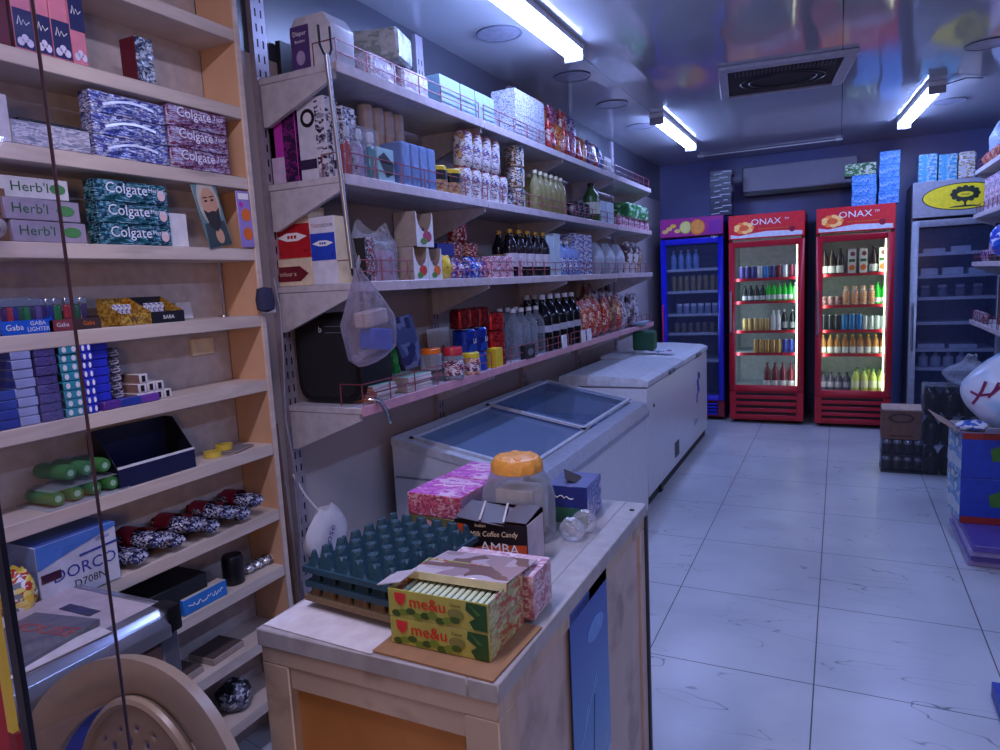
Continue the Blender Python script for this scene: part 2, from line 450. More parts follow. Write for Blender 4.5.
# light
sc = bpy.context.scene
sc.view_settings.view_transform = 'Standard'; sc.view_settings.look = 'None'
sc.view_settings.exposure = 0
w = bpy.data.worlds.new('dusk'); sc.world = w; w.use_nodes = True
w.node_tree.nodes['Background'].inputs[0].default_value = (.26, .34, .80, 1); w.node_tree.nodes['Background'].inputs[1].default_value = .3
lp = bpy.data.lights.new('street_lamp', 'AREA'); lp.energy = 15; lp.color = (1, .55, .24); lp.shape = 'DISK'; lp.size = .5
lo = bpy.data.objects.new('street_lamp', lp); C.objects.link(lo); lo.location = (1.1, -1.5, 1.6)
lo.rotation_euler = (Vector((-1.2, 1.2, .7))-Vector(lo.location)).to_track_quat('-Z', 'Y').to_euler()
l2 = bpy.data.lights.new('entrance_ceiling_lamp', 'AREA'); l2.energy = 23; l2.color = (.76, .70, 1.0); l2.shape = 'RECTANGLE'; l2.size = .12; l2.size_y = 1.2
o2 = bpy.data.objects.new('entrance_ceiling_lamp', l2); C.objects.link(o2); o2.location = (-.75, .4, CZ-.04)
for nm, xy, en in (('right_fill_light', (.72, 2.6), 19), ('right_fill_light', (.72, .9), 7)):  # unseen area lights added as fill for the vertical faces
    l3 = bpy.data.lights.new(nm, 'AREA'); l3.energy = en; l3.color = (.40, .52, 1.0); l3.shape = 'RECTANGLE'; l3.size = .1; l3.size_y = 1.2
    o3 = bpy.data.objects.new(nm, l3); C.objects.link(o3); o3.location = (xy[0], xy[1], CZ-.06)
TUBE = (.34, .46, 1.0, 1)
def tube_light(x, y0, y1, label, tilt=0):
    L = y1-y0; t = thing('tube_light', label, 'light', (x, (y0+y1)/2, CZ), tilt, 'ceiling tube lights')
    MB().box(-.05, .05, -L/2, L/2, -.03, -.001).build('housing', white, t)
    MB().surf([[(.042*math.cos(PI+PI*i/8), s*L/2*.965, -.03+.045*math.sin(PI+PI*i/8)) for i in range(9)] for s in (-1, 1)]).build('diffuser', EM('tube glow', TUBE, 56), t)
    for s in (-1, 1):
        a, b = sorted((s*L/2, s*L/2*.965)); MB().box(-.05, .05, a, b, -.08, -.03).build('end_cap', M('light grey plastic', (150, 150, 160), .4), t, bevel=.004)
    return t
tube_light(-1.2, 2.24, 3.44, 'long glowing tube light, nearest the camera on the left ceiling')
tube_light(-1.19, 5.12, 6.42, 'glowing tube light on the left ceiling, deeper into the shop')
t3 = tube_light(.5, 5.42, 6.66, 'glowing tube light on the right side of the ceiling', .08)
MB().tube([(.05, -.62, -.03), (.15, -.64, -.012), (.26, -.55, -.006)], .004, 6).build('power_cord', black, t3)
lamps = [(-1.432, 3.06, 'nearest the camera'), (-1.384, 3.91, 'second from the camera'), (-1.38, 4.67, 'third from the camera'), (-1.39, 5.47, 'farthest from the camera')]
rim = M('dark lamp rim', (84, 86, 104), .3); lens = M('unlit lamp lens', (150, 152, 170), .25)
def downlight(x, y, label, lit=False):
    t = thing('round_downlight', label, 'ceiling light', (x, y, CZ), 0, 'unlit round ceiling lights')
    MB().lathe([(.106, -.001), (.106, -.006), (.101, -.006), (.101, -.001)], 28, cap=False).build('rim', rim, t)
    MB().lathe([(.101, -.004), (.101, -.001)], 28).build('lens', lens, t)
for x, y, s in lamps: downlight(x, y, 'unlit round ceiling lamp on the left, '+s)
for x, y, s in ((.70, 4.7, 'dark-rimmed, nearest'), (.70, 6.15, 'pale, beside the tube light')): downlight(x, y, 'unlit round ceiling lamp on the right, '+s)

# ceiling cassette vent
t = thing('ceiling_vent', 'square ceiling air vent with black grille and open frame', 'vent', (-.325, 4.69, CZ), .12)
fm = M('vent frame', (176, 174, 186), .5)
for x0, x1, y0, y1 in ((-.36, .36, -.40, -.33), (-.36, .36, .29, .31), (-.36, -.31, -.33, .29), (.30, .36, -.33, .29)):
    MB().box(x0, x1, y0, y1, -.022, -.001).build('frame', fm, t, bevel=.003)
MB().box(-.31, .30, -.33, .29, -.008, -.001).build('recess_shade', M('vent recess shade', (22, 24, 36), .7), t)  # black sheet painted as the shade inside the open recess
mb = MB()
for k in range(26): mb.box(-.27+k*.021, -.263+k*.021, -.31, -.2, -.02, -.008)
mb.build('slat', M('vent slat', (52, 54, 76), .5), t)
for r in (.24, .19): MB().tube([(r*math.cos(a*PI/14), .02+r*.75*math.sin(a*PI/14), -.014) for a in range(28)], .004, 6, closed=True).build('fan_ring', M('vent ring', (50, 50, 62), .3), t)
t = thing('ceiling_rail', 'thin white rail on the ceiling along the back wall', 'rail', (-.63, 7.18, CZ))
MB().tube([(-.6, 0, -.012), (.6, 0, -.012)], .006, 8).build('rod', white, t)
for x in (-.61, .61): MB().box(x-.03, x+.03, -.02, .02, -.022, -.001).build('end_bracket', white, t, bevel=.005)
# AC on the back wall
x0, x1 = -0.882, 0.142
t = thing('air_conditioner', 'wide grey wall air conditioner above the red drink fridges', 'air conditioner', ((x0+x1)/2, BY, 2.2)); W_ = x1-x0
MB().prism([(-W_/2, .02), (W_/2, .02), (W_/2, .27), (-W_/2, .27)], -.2, -.001).build('casing', M('grey ac casing', (150, 150, 166), .35, 0, .03), t, bevel=.012)
MB().box(-W_/2+.02, W_/2-.02, -.19, -.03, -.012, .02).build('louver', black, t)
MB().prism(ell(W_/2-.06, .12, .012, .012, 12), -.203, -.2).build('indicator', white, t)

# ================================================================== NEAR LEFT WOODEN SHELVING
wood = WOOD('plywood', (190, 172, 160), (214, 198, 186), (3, 2, 14), .5)
wood_warmlit = WOOD('warm-lit plywood', (206, 158, 122), (220, 176, 138), (4, 3, 1), .55)  # same plywood with the warm lamp glow put into its colour
UF, UB, UY = -1.6, -1.745, 1.59
UZ = [2.225, 2.006, 1.802, 1.592, 1.391, 1.19, .985, .772, .584, .385, .185]
unit = thing('display_shelving', 'tall shallow plywood display shelving on the left wall nearest the camera', 'shelves', (-1.67, .7, 0))
def upart(name, mb, m, bevel=.002):
    mb.v = [(a+1.67, b-.7, c) for a, b, c in mb.v]; return mb.build(name, m, unit, bevel=bevel)
for z in UZ: upart('shelf_board', MB().box(UB, UF, -.3, UY, z-.036, z), wood)
upart('side_panel', MB().box(UB, UF-.001, UY, UY+.017, 0, CZ-.02), wood_warmlit)
upart('edge_strip', MB().box(UF-.001, UF+.004, UY-.001, UY+.019, 0, CZ-.02), wood)
upart('back_panel', MB().box(UB-.004, UB, -.3, UY, 0, CZ-.02), M('pale back panel', (190, 180, 178), .6))
upart('wall_socket', MB().box(UB, UB+.012, 1.44, 1.52, 1.28, 1.33), cream)

# ================================================================== WALL SHELVES
steel = M('shelf steel', (196, 192, 198), .4, .1); lipm = M('shelf front edge', (205, 190, 196), .35, .1)
wire = M('red coated wire', (150, 70, 84), .35, .2); slotm = M('slot shadow', (18, 16, 22), .8)
SZ = [2.155, 1.815, 1.475, 1.065]
for k in range(5):
    y = 1.83+k*1.0
    t = thing('slotted_upright', ['slotted metal shelf upright beside the plywood shelving', 'slotted wall upright behind the leaning picture book', 'slotted wall upright, third from the camera', 'slotted wall upright, fourth from the camera', 'slotted wall upright at the back end of the shelves'][k], 'upright', (WX, y, 0), 0, 'slotted wall uprights')
    mb = MB().box(.001, .022, -.03, .03, .02, CZ-.02)
    for j in range(50):
        for y0, y1 in ((-.016, -.009), (.009, .016)): mb.poly([(.0222, y0, .1+j*.048), (.0222, y1, .1+j*.048), (.0222, y1, .125+j*.048), (.0222, y0, .125+j*.048)], 1)
    mb.build('channel', [M('upright steel', (160, 154, 168), .4, .2), slotm], t)
def shelf_run(z, ys, xw, sgn, label, nb, guard=.075, lip=None):
    """sgn=+1: front looks to +X (left wall)"""
    D = .34; t = thing('wall_shelf', label, 'shelf', (xw, ys, z), 0, 'wall shelves')
    def f(mb): mb.v = [(sgn*a, b, c) for a, b, c in mb.v]; return mb
    for k in range(nb):
        y0, y1 = k*1.0+.003, k*1.0+.997
        f(MB().box(.024, D, y0, y1, -.022, 0)).build('board', steel, t, bevel=.002)
        f(MB().box(D, D+.008, y0, y1, -.03, .004)).build('front_edge', lip or lipm, t, bevel=.002)
        mb = MB(); x = D-.006
        for h in (guard*.5, guard): mb.tube([(x, y0+.02, h), (x, y1-.02, h)], .0022, 5)
        for j in range(7): yj = y0+.02+j*(y1-y0-.04)/6; mb.tube([(x, yj, 0), (x, yj, guard)], .0024, 5)
        if k == 0: mb.tube([(x, y0+.02, guard), (x-.09, y0+.02, guard), (x-.09, y0+.02, 0)], .0022, 5)
        f(mb).build('wire_guard', wire, t)
    for k in range(nb+1):
        y = min(max(k*1.0, .012), nb-.012)
        pts = [(.03, -.155), (.05, -.155), (D-.01, -.045), (D-.01, -.023), (.03, -.023)]
        b = MB().prism(pts, y-.008, y+.008)
        f(b).build('bracket', steel, t)
for z, s in zip(SZ, ('top', 'second from top', 'third from top', 'lowest')):
    shelf_run(z, 1.80, WX, 1, 'long white metal wall shelf on the left wall, '+s, 4, lip=M('pink shelf edge', (206, 150, 166), .35) if z < 1.2 else None)
for z, s in zip((2.117, 1.79, 1.43, .985), ('top', 'second from top', 'third from top', 'lowest')):
    shelf_run(z, 3.5, EX, -1, 'metal wall shelf on the right wall, '+s, 3)
for k in range(4):
    t = thing('slotted_upright', 'slotted metal upright on the right wall, '+['nearest the camera', 'second from the camera', 'third from the camera', 'at the back end'][k], 'upright', (EX, 3.5+k, 0), 0, 'slotted wall uprights')
    MB().box(-.022, -.001, -.03, .03, .02, CZ-.02).build('channel', M('upright steel', (160, 154, 168), .4, .2), t, bevel=.002)

# ================================================================== FREEZERS
fw = M('freezer white', (212, 212, 218), .28, 0, .04); fgrey = M('freezer side', (176, 168, 172), .35); seal = M('freezer grey trim', (128, 130, 142), .35)
t = thing('ice_cream_freezer', 'white ice cream freezer with two sliding glass lids on a sloping top', 'freezer', (-1.375, 3.15, 0))
def fz(name, mb, m, par=None, **k):
    mb.v = [(a+1.375, b-3.15, c) for a, b, c in mb.v]; return mb.build(name, m, par or t, **k)
Y0, Y1, XB, XF = 2.35, 3.97, -1.69, -1.015
def slope(x): return .70+(x-XF)*(.83-.70)/(XB-XF)
mb = MB()
for ya, yb in ((Y0, Y0+.05), (Y1-.05, Y1)): mb.prism([(XB, .06), (XF, .06), (XF, slope(XF)-.035), (XB, slope(XB)-.035)], ya, yb)
mb.box(XF-.05, XF, Y0+.05, Y1-.05, .06, .66).box(XB, XB+.05, Y0+.05, Y1-.05, .06, .78).box(XB+.05, XF-.05, Y0+.05, Y1-.05, .06, .4)
fz('body', mb, fw)
mb = MB()
for ya, yb in ((Y0-.006, Y0+.04), (Y1-.04, Y1+.006)): mb.prism([(XB, slope(XB)-.034), (XF-.01, slope(XF-.01)-.034), (XF-.01, slope(XF-.01)), (XB, slope(XB))], ya, yb)
mb.prism([(XB, slope(XB)-.034), (XB+.06, slope(XB+.06)-.034), (XB+.06, slope(XB+.06)), (XB, slope(XB))], Y0+.04, Y1-.04)
fz('top_rim', mb, M('freezer rim', (196, 198, 206), .3))
fz('front_bar', MB().prism([(XF-.075, slope(XF-.075)-.05), (XF+.012, .625), (XF+.022, .66), (XF-.005, .708), (XF-.075, slope(XF-.075)+.006)], Y0-.006, Y1+.006), M('grey front bar', (150, 154, 170), .3), bevel=.006, seg=2)
gp = CL('freezer glass', (196, 210, 228), .08, .06, 0, 20, (132, 150, 180))
for ya, yb, dz in ((Y0+.04, 3.2, .004), (3.1, Y1-.04, .018)):
    mb = MB(); g0, g1 = XB+.065, XF-.08
    p = fz('sliding_lid', MB().poly([(g0, ya, slope(g0)+dz), (g1, ya, slope(g1)+dz), (g1, yb, slope(g1)+dz), (g0, yb, slope(g0)+dz)]), gp)
    for a, b in ((ya, ya+.022), (yb-.022, yb)): mb.prism([(g0, slope(g0)+dz-.004), (g1, slope(g1)+dz-.004), (g1, slope(g1)+dz+.008), (g0, slope(g0)+dz+.008)], a, b)
    mb.box(g0, g0+.02, ya, yb, slope(g0)+dz-.004, slope(g0)+dz+.007); mb.box(g1-.02, g1, ya, yb, slope(g1)+dz-.004, slope(g1)+dz+.007)
    fz('lid_frame', mb, M('freezer rim', (196, 198, 206), .3), p)
fz('side_trim', MB().box(XB+.01, XF-.01, Y0-.004, Y0, .655, .662), seal)
lnr = M('freezer inner liner', (168, 190, 216), .4)
fz('inner_liner', MB().box(XB+.0505, XF-.0505, Y0+.0505, Y1-.0505, .4, .404).box(XB+.0502, XB+.054, Y0+.051, Y1-.051, .404, .77).box(XF-.054, XF-.0502, Y0+.051, Y1-.051, .404, .64).box(XB+.055, XF-.055, Y0+.0502, Y0+.053, .404, .64).box(XB+.055, XF-.055, Y1-.053, Y1-.0502, .404, .64), lnr)
for k in range(3):
    ya = Y0+.08+k*.5; b = MB()
    for j in range(9): b.tube([(XB+.09, ya+j*.055, .62), (XB+.09, ya+j*.055, .45), (XF-.09, ya+j*.055, .45), (XF-.09, ya+j*.055, .58)], .003, 5)
    b.tube([(XB+.09, ya, .62), (XB+.09, ya+.44, .62), (XF-.09, ya+.44, .58), (XF-.09, ya, .58)], .004, 6, closed=True)
    tag(b.build('wire_basket', white), 'white wire basket inside the ice cream freezer, '+['nearest', 'middle', 'farthest'][k], 'basket', 'freezer baskets')

t = thing('chest_freezer', 'white two-lid chest freezer behind the glass-topped freezer', 'freezer', (-1.4, 5.225, 0))
def cz(name, mb, m, par=None, **k):
    mb.v = [(a+1.4, b-5.225, c) for a, b, c in mb.v]; return mb.build(name, m, par or t, **k)
cz('body', MB().box(-1.62, -1.055, 4.15, 6.3, .07, .762), fw, bevel=.008, seg=2)
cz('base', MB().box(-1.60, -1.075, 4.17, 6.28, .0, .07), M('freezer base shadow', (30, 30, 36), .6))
for ya, yb in ((4.145, 5.21), (5.225, 6.305)):
    l = cz('lid', MB().prism([(-1.63, .772), (-1.048, .772), (-1.045, .808), (-1.10, .826), (-1.35, .842), (-1.60, .842), (-1.63, .83)], ya, yb), M('freezer lid', (214, 216, 222), .3), bevel=.008, seg=2)
    cz('gasket', MB().box(-1.615, -1.06, ya+.01, yb-.01, .762, .772), seal, l)
    ym = 4.72 if ya < 5 else 5.75
    cz('handle', MB().box(-1.05, -1.03, ym, ym+.16, .77, .80), M('lid handle', (96, 100, 112), .4), l, bevel=.006)
cz('lid_hump', MB().prism([(-1.62, .843), (-1.45, .843), (-1.47, .856), (-1.62, .862)], 5.0, 5.4), fw)
cz('vent_grille', MB().box(-1.055, -1.052, 4.92, 5.06, .13, .24), M('vent dark', (60, 62, 76), .5))
cz('thermostat', MB().box(-1.055, -1.05, 4.3, 4.33, .62, .64), dark, bevel=.003)
q = [o for o in t.children if o.name.startswith('body')][0]
# penguin-like dark logo strokes on the front
cz('front_emblem', MB().obox((-1.0535, 5.86, .52), (.002, .07, .13), Matrix.Rotation(.35, 3, 'X')).obox((-1.0535, 5.9, .60), (.002, .10, .05), Matrix.Rotation(-.3, 3, 'X')).obox((-1.0535, 5.81, .42), (.002, .035, .08), Matrix.Rotation(-.25, 3, 'X')), inkblue)
o_ = text(q, 'Super', .075, -1.0545+1.4, 5.75-5.225, .24, inkgrey, 'r', shear=.3)
cz('foot', MB().box(-1.10, -1.06, 4.5, 4.56, 0, .09), dark)

# ================================================================== DRINK FRIDGES
fred = M('fridge red', (184, 24, 44), .35, 0, .06); fblue = M('fridge blue', (22, 30, 200), .35, 0, .06); fgr = M('fridge grey', (150, 152, 166), .35)
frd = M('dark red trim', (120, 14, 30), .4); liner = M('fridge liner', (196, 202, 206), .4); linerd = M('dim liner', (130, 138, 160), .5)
led = EM('led strip', (.92, 1, .66, 1), 7); ledw = EM('soft led', (.6, .75, 1, 1), .5)
def fridge(label, X0, X1, Yf, H, zs, zk, fm, sm, shelves, lin_, dep=.62, tint=None, hand=-1, slats=4, litm=None, name='drink_fridge', rz=0, shm=None):
    w = X1-X0; t = thing(name, label, 'fridge', ((X0+X1)/2, Yf, 0), rz); t['w'] = w
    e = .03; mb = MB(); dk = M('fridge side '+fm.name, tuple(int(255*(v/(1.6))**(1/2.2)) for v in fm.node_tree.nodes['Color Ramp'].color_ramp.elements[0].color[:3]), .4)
    mb.box(-w/2, -w/2+e, .05, dep, .05, H, mats={'r': 1}).box(w/2-e, w/2, .05, dep, .05, H, mats={'l': 1}).box(-w/2+e, w/2-e, dep-e, dep, .05, H, mats={'f': 1})
    mb.box(-w/2+e, w/2-e, .05, dep-e, H-.06, H).box(-w/2+e, w/2-e, .05, dep-e, zk-.03, zk+.02, mats={'t': 1})
    mb.build('cabinet', [dk, lin_], t)
    MB().box(-w/2, w/2, 0, .05, zs, H).build('sign_box', sm, t, bevel=.004)
    # door
    z0, z1 = zk, zs-.025; bw = .052
    d = MB().box(-w/2, -w/2+bw, 0, .045, z0, z1).box(w/2-bw, w/2, 0, .045, z0, z1).box(-w/2+bw, w/2-bw, 0, .045, z0, z0+bw).box(-w/2+bw, w/2-bw, 0, .045, z1-bw, z1).build('door_frame', fm, t, bevel=.003)
    MB().poly([(-w/2+bw, .02, z0+bw), (w/2-bw, .02, z0+bw), (w/2-bw, .02, z1-bw), (-w/2+bw, .02, z1-bw)]).build('glass_pane', tint or glass, d)
    MB().tube([(hand*(w/2-.02), 0, z0+.55), (hand*(w/2-.02), -.03, z0+.57), (hand*(w/2-.02), -.03, z0+.93), (hand*(w/2-.02), 0, z0+.95)], .009, 8).build('handle', silver if fm is not fblue else M('pink handle', (190, 40, 90), .4), d)
    # kick grille
    g = MB().box(-w/2, w/2, .012, .05, .035, zk-.005).build('grille', fm, t, bevel=.003)
    if slats:
        mb = MB(); hh = (zk-.07)/slats
        for k in range(slats): zc = .055+hh*k; mb.prism([(-w/2+.06, zc), (w/2-.06, zc), (w/2-.06, zc+hh*.55), (-w/2+.06, zc+hh*.55)], -.004, .012)
        mb.build('slat', fm, g, bevel=.003)
        mb = MB()
        for k in range(slats): zc = .055+hh*(k+.57); mb.box(-w/2+.06, w/2-.06, .006, .0125, zc, zc+hh*.36)
        mb.build('slat_gap', M('slat shadow', (30, 6, 12), .6), g)
    for x in (-w/2+.06, w/2-.06): MB().lathe([(.018, 0), (.022, .035)], 10, (x, .09, 0)).lathe([(.018, 0), (.022, .035)], 10, (x, dep-.08, 0)).build('foot', black, t)
    for z in shelves:
        MB().box(-w/2+e+.004, w/2-e-.004, .075, dep-e-.004, z-.012, z).build('shelf', shm or liner, t)
        MB().box(-w/2+e+.004, w/2-e-.004, .07, .075, z-.022, z+.004).build('shelf_front', shm or fm, t)
    if litm:
        for sx_ in (-1, 1):
            la = bpy.data.lights.new('fridge_lamp', 'AREA'); la.energy = 1.4; la.color = (.74, .93, 1.0) if X0 < -.5 else (.84, 1, .72); la.shape = 'RECTANGLE'; la.size = .02; la.size_y = z1-z0-.15
            lo_ = bpy.data.objects.new('fridge_lamp', la); C.objects.link(lo_); lo_.parent = t; lo_.location = (sx_*(w/2-.072), .058, (z0+z1)/2); lo_.rotation_euler = Vector((-sx_*.42, .9, 0)).to_track_quat('-Z', 'Y').to_euler()
        MB().box(w/2-.070, w/2-.060, .052, .062, z0+bw, z1-bw).build('light_strip', litm, t)
    return t
pet1, pet2 = M('petal peach', (244, 196, 120), .4, emit=.15), M('petal orange', (238, 130, 60), .4, emit=.15)
def flower(par, x, z, y, s):
    for k in range(9):
        a = k*2*PI/9
        p = decal(par, ell(x+s*1.1*math.cos(a), z+s*.62*math.sin(a), s*.55, s*.4, 10), y-.0002*k, pet2 if k % 3 == 0 else pet1, 'flower_petal', .0006)
    decal(par, ell(x, z, s*.8, s*.5, 12), y-.0026, M('red orange print', (226, 96, 50), .4, emit=.1), 'flower_centre', .0008)
sgred = M('sign red', (205, 30, 48), .3, emit=.10)
def onax(t):
    w = t['w']; sb = [o for o in t.children if o.name.startswith('sign_box')][0]
    decal(sb, [(-w*.47, 1.755), (w*.47, 1.755), (w*.47, 1.79), (w*.25, 1.80), (0, 1.805), (-w*.2, 1.79), (-w*.35, 1.775), (-w*.47, 1.79)], -.0005, M('snow print', (225, 225, 235), .4), 'snow_strip')
    flower(sb, -w*.29, 1.845, -.001, .055)
    text(sb, 'ONAX', .076, .0, -.002, 1.89, inkw, 'f', 1.15)
    text(sb, 'TM', .028, w*.27, -.002, 1.905, inkw, 'f')
    decal(sb, ell(w*.34, 1.81, .026, .026, 14), -.0016, M('berry print', (150, 20, 50), .4), 'red_berry')
    decal(sb, rec(-w*.1, w*.3, 1.825, 1.832), -.001, orange, 'orange_streak')
fA = fridge('red drink fridge with ONAX sign, left of the two red ones', -.94, -.285, 6.87, 1.965, 1.745, 0.318, fred, sgred,
            [1.376, 1.162, 0.884, 0.671], liner, litm=led)
onax(fA)
fB = fridge('red drink fridge with ONAX sign, right of the two red ones', -.19, .42, 6.83, 1.96, 1.745, 0.292, fred, sgred,
            [1.383, 1.105, 0.882, 0.666], liner, litm=led)
onax(fB)
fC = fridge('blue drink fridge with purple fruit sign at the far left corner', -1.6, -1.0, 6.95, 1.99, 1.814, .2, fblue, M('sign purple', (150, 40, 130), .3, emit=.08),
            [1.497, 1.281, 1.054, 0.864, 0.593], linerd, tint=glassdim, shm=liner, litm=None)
sb = [o for o in fC.children if o.name.startswith('sign_box')][0]
for x, z, r, m1, m2 in ((.06, 1.895, .075, orange, M('orange flesh', (235, 150, 60), .4)), (-.05, 1.9, .06, M('lemon rind', (190, 190, 60), .4), M('lemon flesh', (220, 215, 130), .4))):
    decal(sb, ell(x, z, r, r, 24), -.0005, m1, 'fruit_slice'); decal(sb, ell(x, z, r*.85, r*.85, 24), -.001, m2, 'fruit_flesh')
for k in range(7): decal(sb, ell(-.25+.03*(k % 4)+.01*k, 1.87+.025*(k % 3), .03, .02, 10), -.0005-.0003*k, yellow if k % 2 else M('pale petal', (230, 190, 110), .4), 'flower_petal')
decal(sb, rec(.17, .29, 1.83, 1.95), -.0005, M('violet print', (130, 30, 150), .4), 'violet_patch')
for o in fC.children:
    if o.name.startswith('grille'): o.data = o.data.copy(); o.data.materials[0] = M('dull red grille', (140, 30, 50), .4)
text([o for o in fC.children if o.name.startswith('door_frame')][0], 'Ugur', .03, .22, -.002, 1.795, inkw)
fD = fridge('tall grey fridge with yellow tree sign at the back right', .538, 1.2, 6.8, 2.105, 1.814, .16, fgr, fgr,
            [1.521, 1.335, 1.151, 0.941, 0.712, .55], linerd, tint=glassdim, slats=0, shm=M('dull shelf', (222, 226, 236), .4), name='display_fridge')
sb = [o for o in fD.children if o.name.startswith('sign_box')][0]
zc = 1.965
decal(sb, ell(.02, zc, .285, .108, 36), -.0005, M('black edge', (20, 20, 24), .4), 'oval_border')
decal(sb, ell(.02, zc, .277, .101, 36), -.001, M('sign yellow', (222, 205, 40), .35, emit=.12), 'yellow_oval')
mg = M('tree print', (40, 56, 40), .4)
decal(sb, ell(.035, zc+.018, .088, .056, 18), -.0016, mg, 'tree_crown')
for k in range(12): decal(sb, ell(.035+.085*math.cos(k*PI/6), zc+.018+.05*math.sin(k*PI/6), .02, .018, 8), -.0018, mg, 'tree_leaf')
decal(sb, ell(.035, zc+.014, .055, .022, 18), -.0024, M('sign yellow', (222, 205, 40), .35, emit=.12), 'crown_oval')
text(sb, 'alwan', .028, .035, -.0032, zc+.014, mg)
decal(sb, rec(.028, .044, zc-.075, zc-.03), -.0016, mg, 'tree_trunk'); decal(sb, ell(.035, zc-.086, .11, .014, 16, 0, PI), -.0016, mg, 'tree_ground')

# ================================================================== THINGS ON THE NEAR PLYWOOD SHELVES
HP = PI/2
def sbox(name, dm, X, z, d, front, side, top, label, cat='box', group=None, rz=HP, gap=.001, tw=0):
    o = pbox(name, dm[1]-gap, d, dm[2], front, side, top, label, cat)
    o.location = (X-d/2, dm[0], z); o.rotation_euler = (0, 0, rz+tw)
    if group: o['group'] = group
    return o
XU = -1.603
foilb = P('blue foil wrap', [(70, 80, 150), (150, 160, 210), (225, 228, 245), (90, 90, 160)], 26, .22, .5, (1, 1, 2), .8)
foilr = P('red foil wrap', [(100, 40, 70), (170, 150, 190), (140, 50, 80), (205, 200, 225)], 30, .25, .4, (1, 1, 3), .6)
foilt = P('teal foil wrap', [(24, 84, 96), (40, 110, 120), (130, 180, 195), (20, 60, 80)], 24, .22, .4, (1, 1, 2.5), .6)
# perfume boxes, top shelf
z = UZ[1]
sbox('perfume_box', (0.932, 0.047, 0.099), XU, z, .07, maroon, maroon, maroon, 'maroon box at the left end of the perfume row on the upper plywood shelf')
for i, (a, b, up) in enumerate(((11, 33, 0), (33, 52, 0), (52, 70, 0), (70, 88, 1))):
    dm = (PY_LIST[0][i], PY_LIST[0][i+1])
    o = pbox('perfume_box', dm[1]-dm[0]-.002, .05, .168, pink, maroon if i == 0 else pink, pink, ['pink perfume box with navy lower half, leftmost of four', 'pink perfume box with navy lower half, second of four', 'pink perfume box with navy lower half, third of four', 'pink perfume box with navy upper half, right end of row'][i], 'box')
    o.location = (XU-.026, sum(dm)/2, z); o.rotation_euler = (0, 0, HP); o['group'] = 'perfume boxes'
    w_ = dm[1]-dm[0]
    decal(o, rec(-w_*.46, w_*.46, *((.003, .085) if not up else (.075, .16))), -.0256, M('perfume navy', (40, 42, 92), .35), 'navy_panel')
    zz_ = .055 if not up else .115; MB().tube([(-w_*.3, -.0262, zz_-.004), (-w_*.2, -.0262, zz_+.014), (-w_*.1, -.0262, zz_-.004), (0, -.0262, zz_+.008), (w_*.12, -.0262, zz_-.002), (w_*.3, -.0262, zz_+.006)], .0012, 5).build('script_print', inkw, o)
    for q in range(3): decal(o, ell(w_*(-.22+.22*q), .016+.008*(q % 2), w_*.17, .009, 10), -.0265, M('flower white', (215, 210, 235), .4), 'flower_print')
o = sbox('foil_gift_box', (1.284, 0.052, 0.109), XU, z, .06, P('silver foil', [(60, 70, 90), (190, 196, 205), (110, 120, 140), (225, 228, 230)], 30, .2, .6, (1, 3, 1), .7), maroon, silver, 'slim box half maroon half silver foil, standing alone on upper plywood shelf')
# second row: wrapped tray and Colgate packs
z = UZ[2]
o = sbox('wrapped_tray', (1.020, 0.175, 0.051), XU, z, .10, P('white grey pack', [(160, 160, 178), (200, 200, 215), (130, 134, 160)], 22, .35, 0, (1, 1, 3), .5), white, P('white grey pack', [(1,1,1)]), 'white carton wrapped in clear film with a dark open slot on top', 'carton')
MB().box(-.06, .09, -.03, .03, .052, .062).build('open_slot', black, o)
sbox('white_carton', (0.904, 0.053, 0.099), XU, z, .09, M('pale carton', (190, 186, 200), .5), None, None, 'pale upright carton at the left end beside the film wrapped carton', 'carton')
CG = M('colgate white', (226, 226, 240), .35)
def paste(x0, x1, yt, X, z, n, mat, lab, txt, grp, dims):
    for i in range(n):
        h = dims[2]/n
        o = sbox('toothpaste_box', (dims[0], dims[1], h-.0015), X, z+i*h, .042, mat, mat, mat, lab % lv(i, n), 'box', grp)
        if txt:
            text(o, 'Colgate', .036, -dims[1]*.2, -.0556, h*.5, CG, 'f', 1.); text(o, 'Herbal' if mat is foilt else 'Total', .016, dims[1]*.2, -.0556, h*.55, CG)
            if mat is foilt: decal(o, ell(dims[1]*.4, h*.45, .012, .014, 10), -.0216, M('tooth pink', (220, 190, 190), .4), 'tooth_print')
        else:
            p = [(-.07+.14*k/12, h*.18+h*.6*math.sin(PI*(.15+.6*k/12))) for k in range(13)]
            decal(o, p+[(a+.0, b-.006) for a, b in reversed(p)], -.0216, M('swoosh silver', (225, 228, 245), .2, .3), 'silver_swoosh')
paste(94, 168, 97, XU, z, 3, foilb, 'blue silver foil toothpaste box with curved swoosh, %s of its stack', '', 'blue foil toothpaste stack', (1.220, 0.205, 0.155))
paste(168, 228, 110, XU, z, 3, foilr, 'red and silver Colgate box, %s of the red stack', 'c', 'red toothpaste stack', (1.429, 0.201, 0.165))
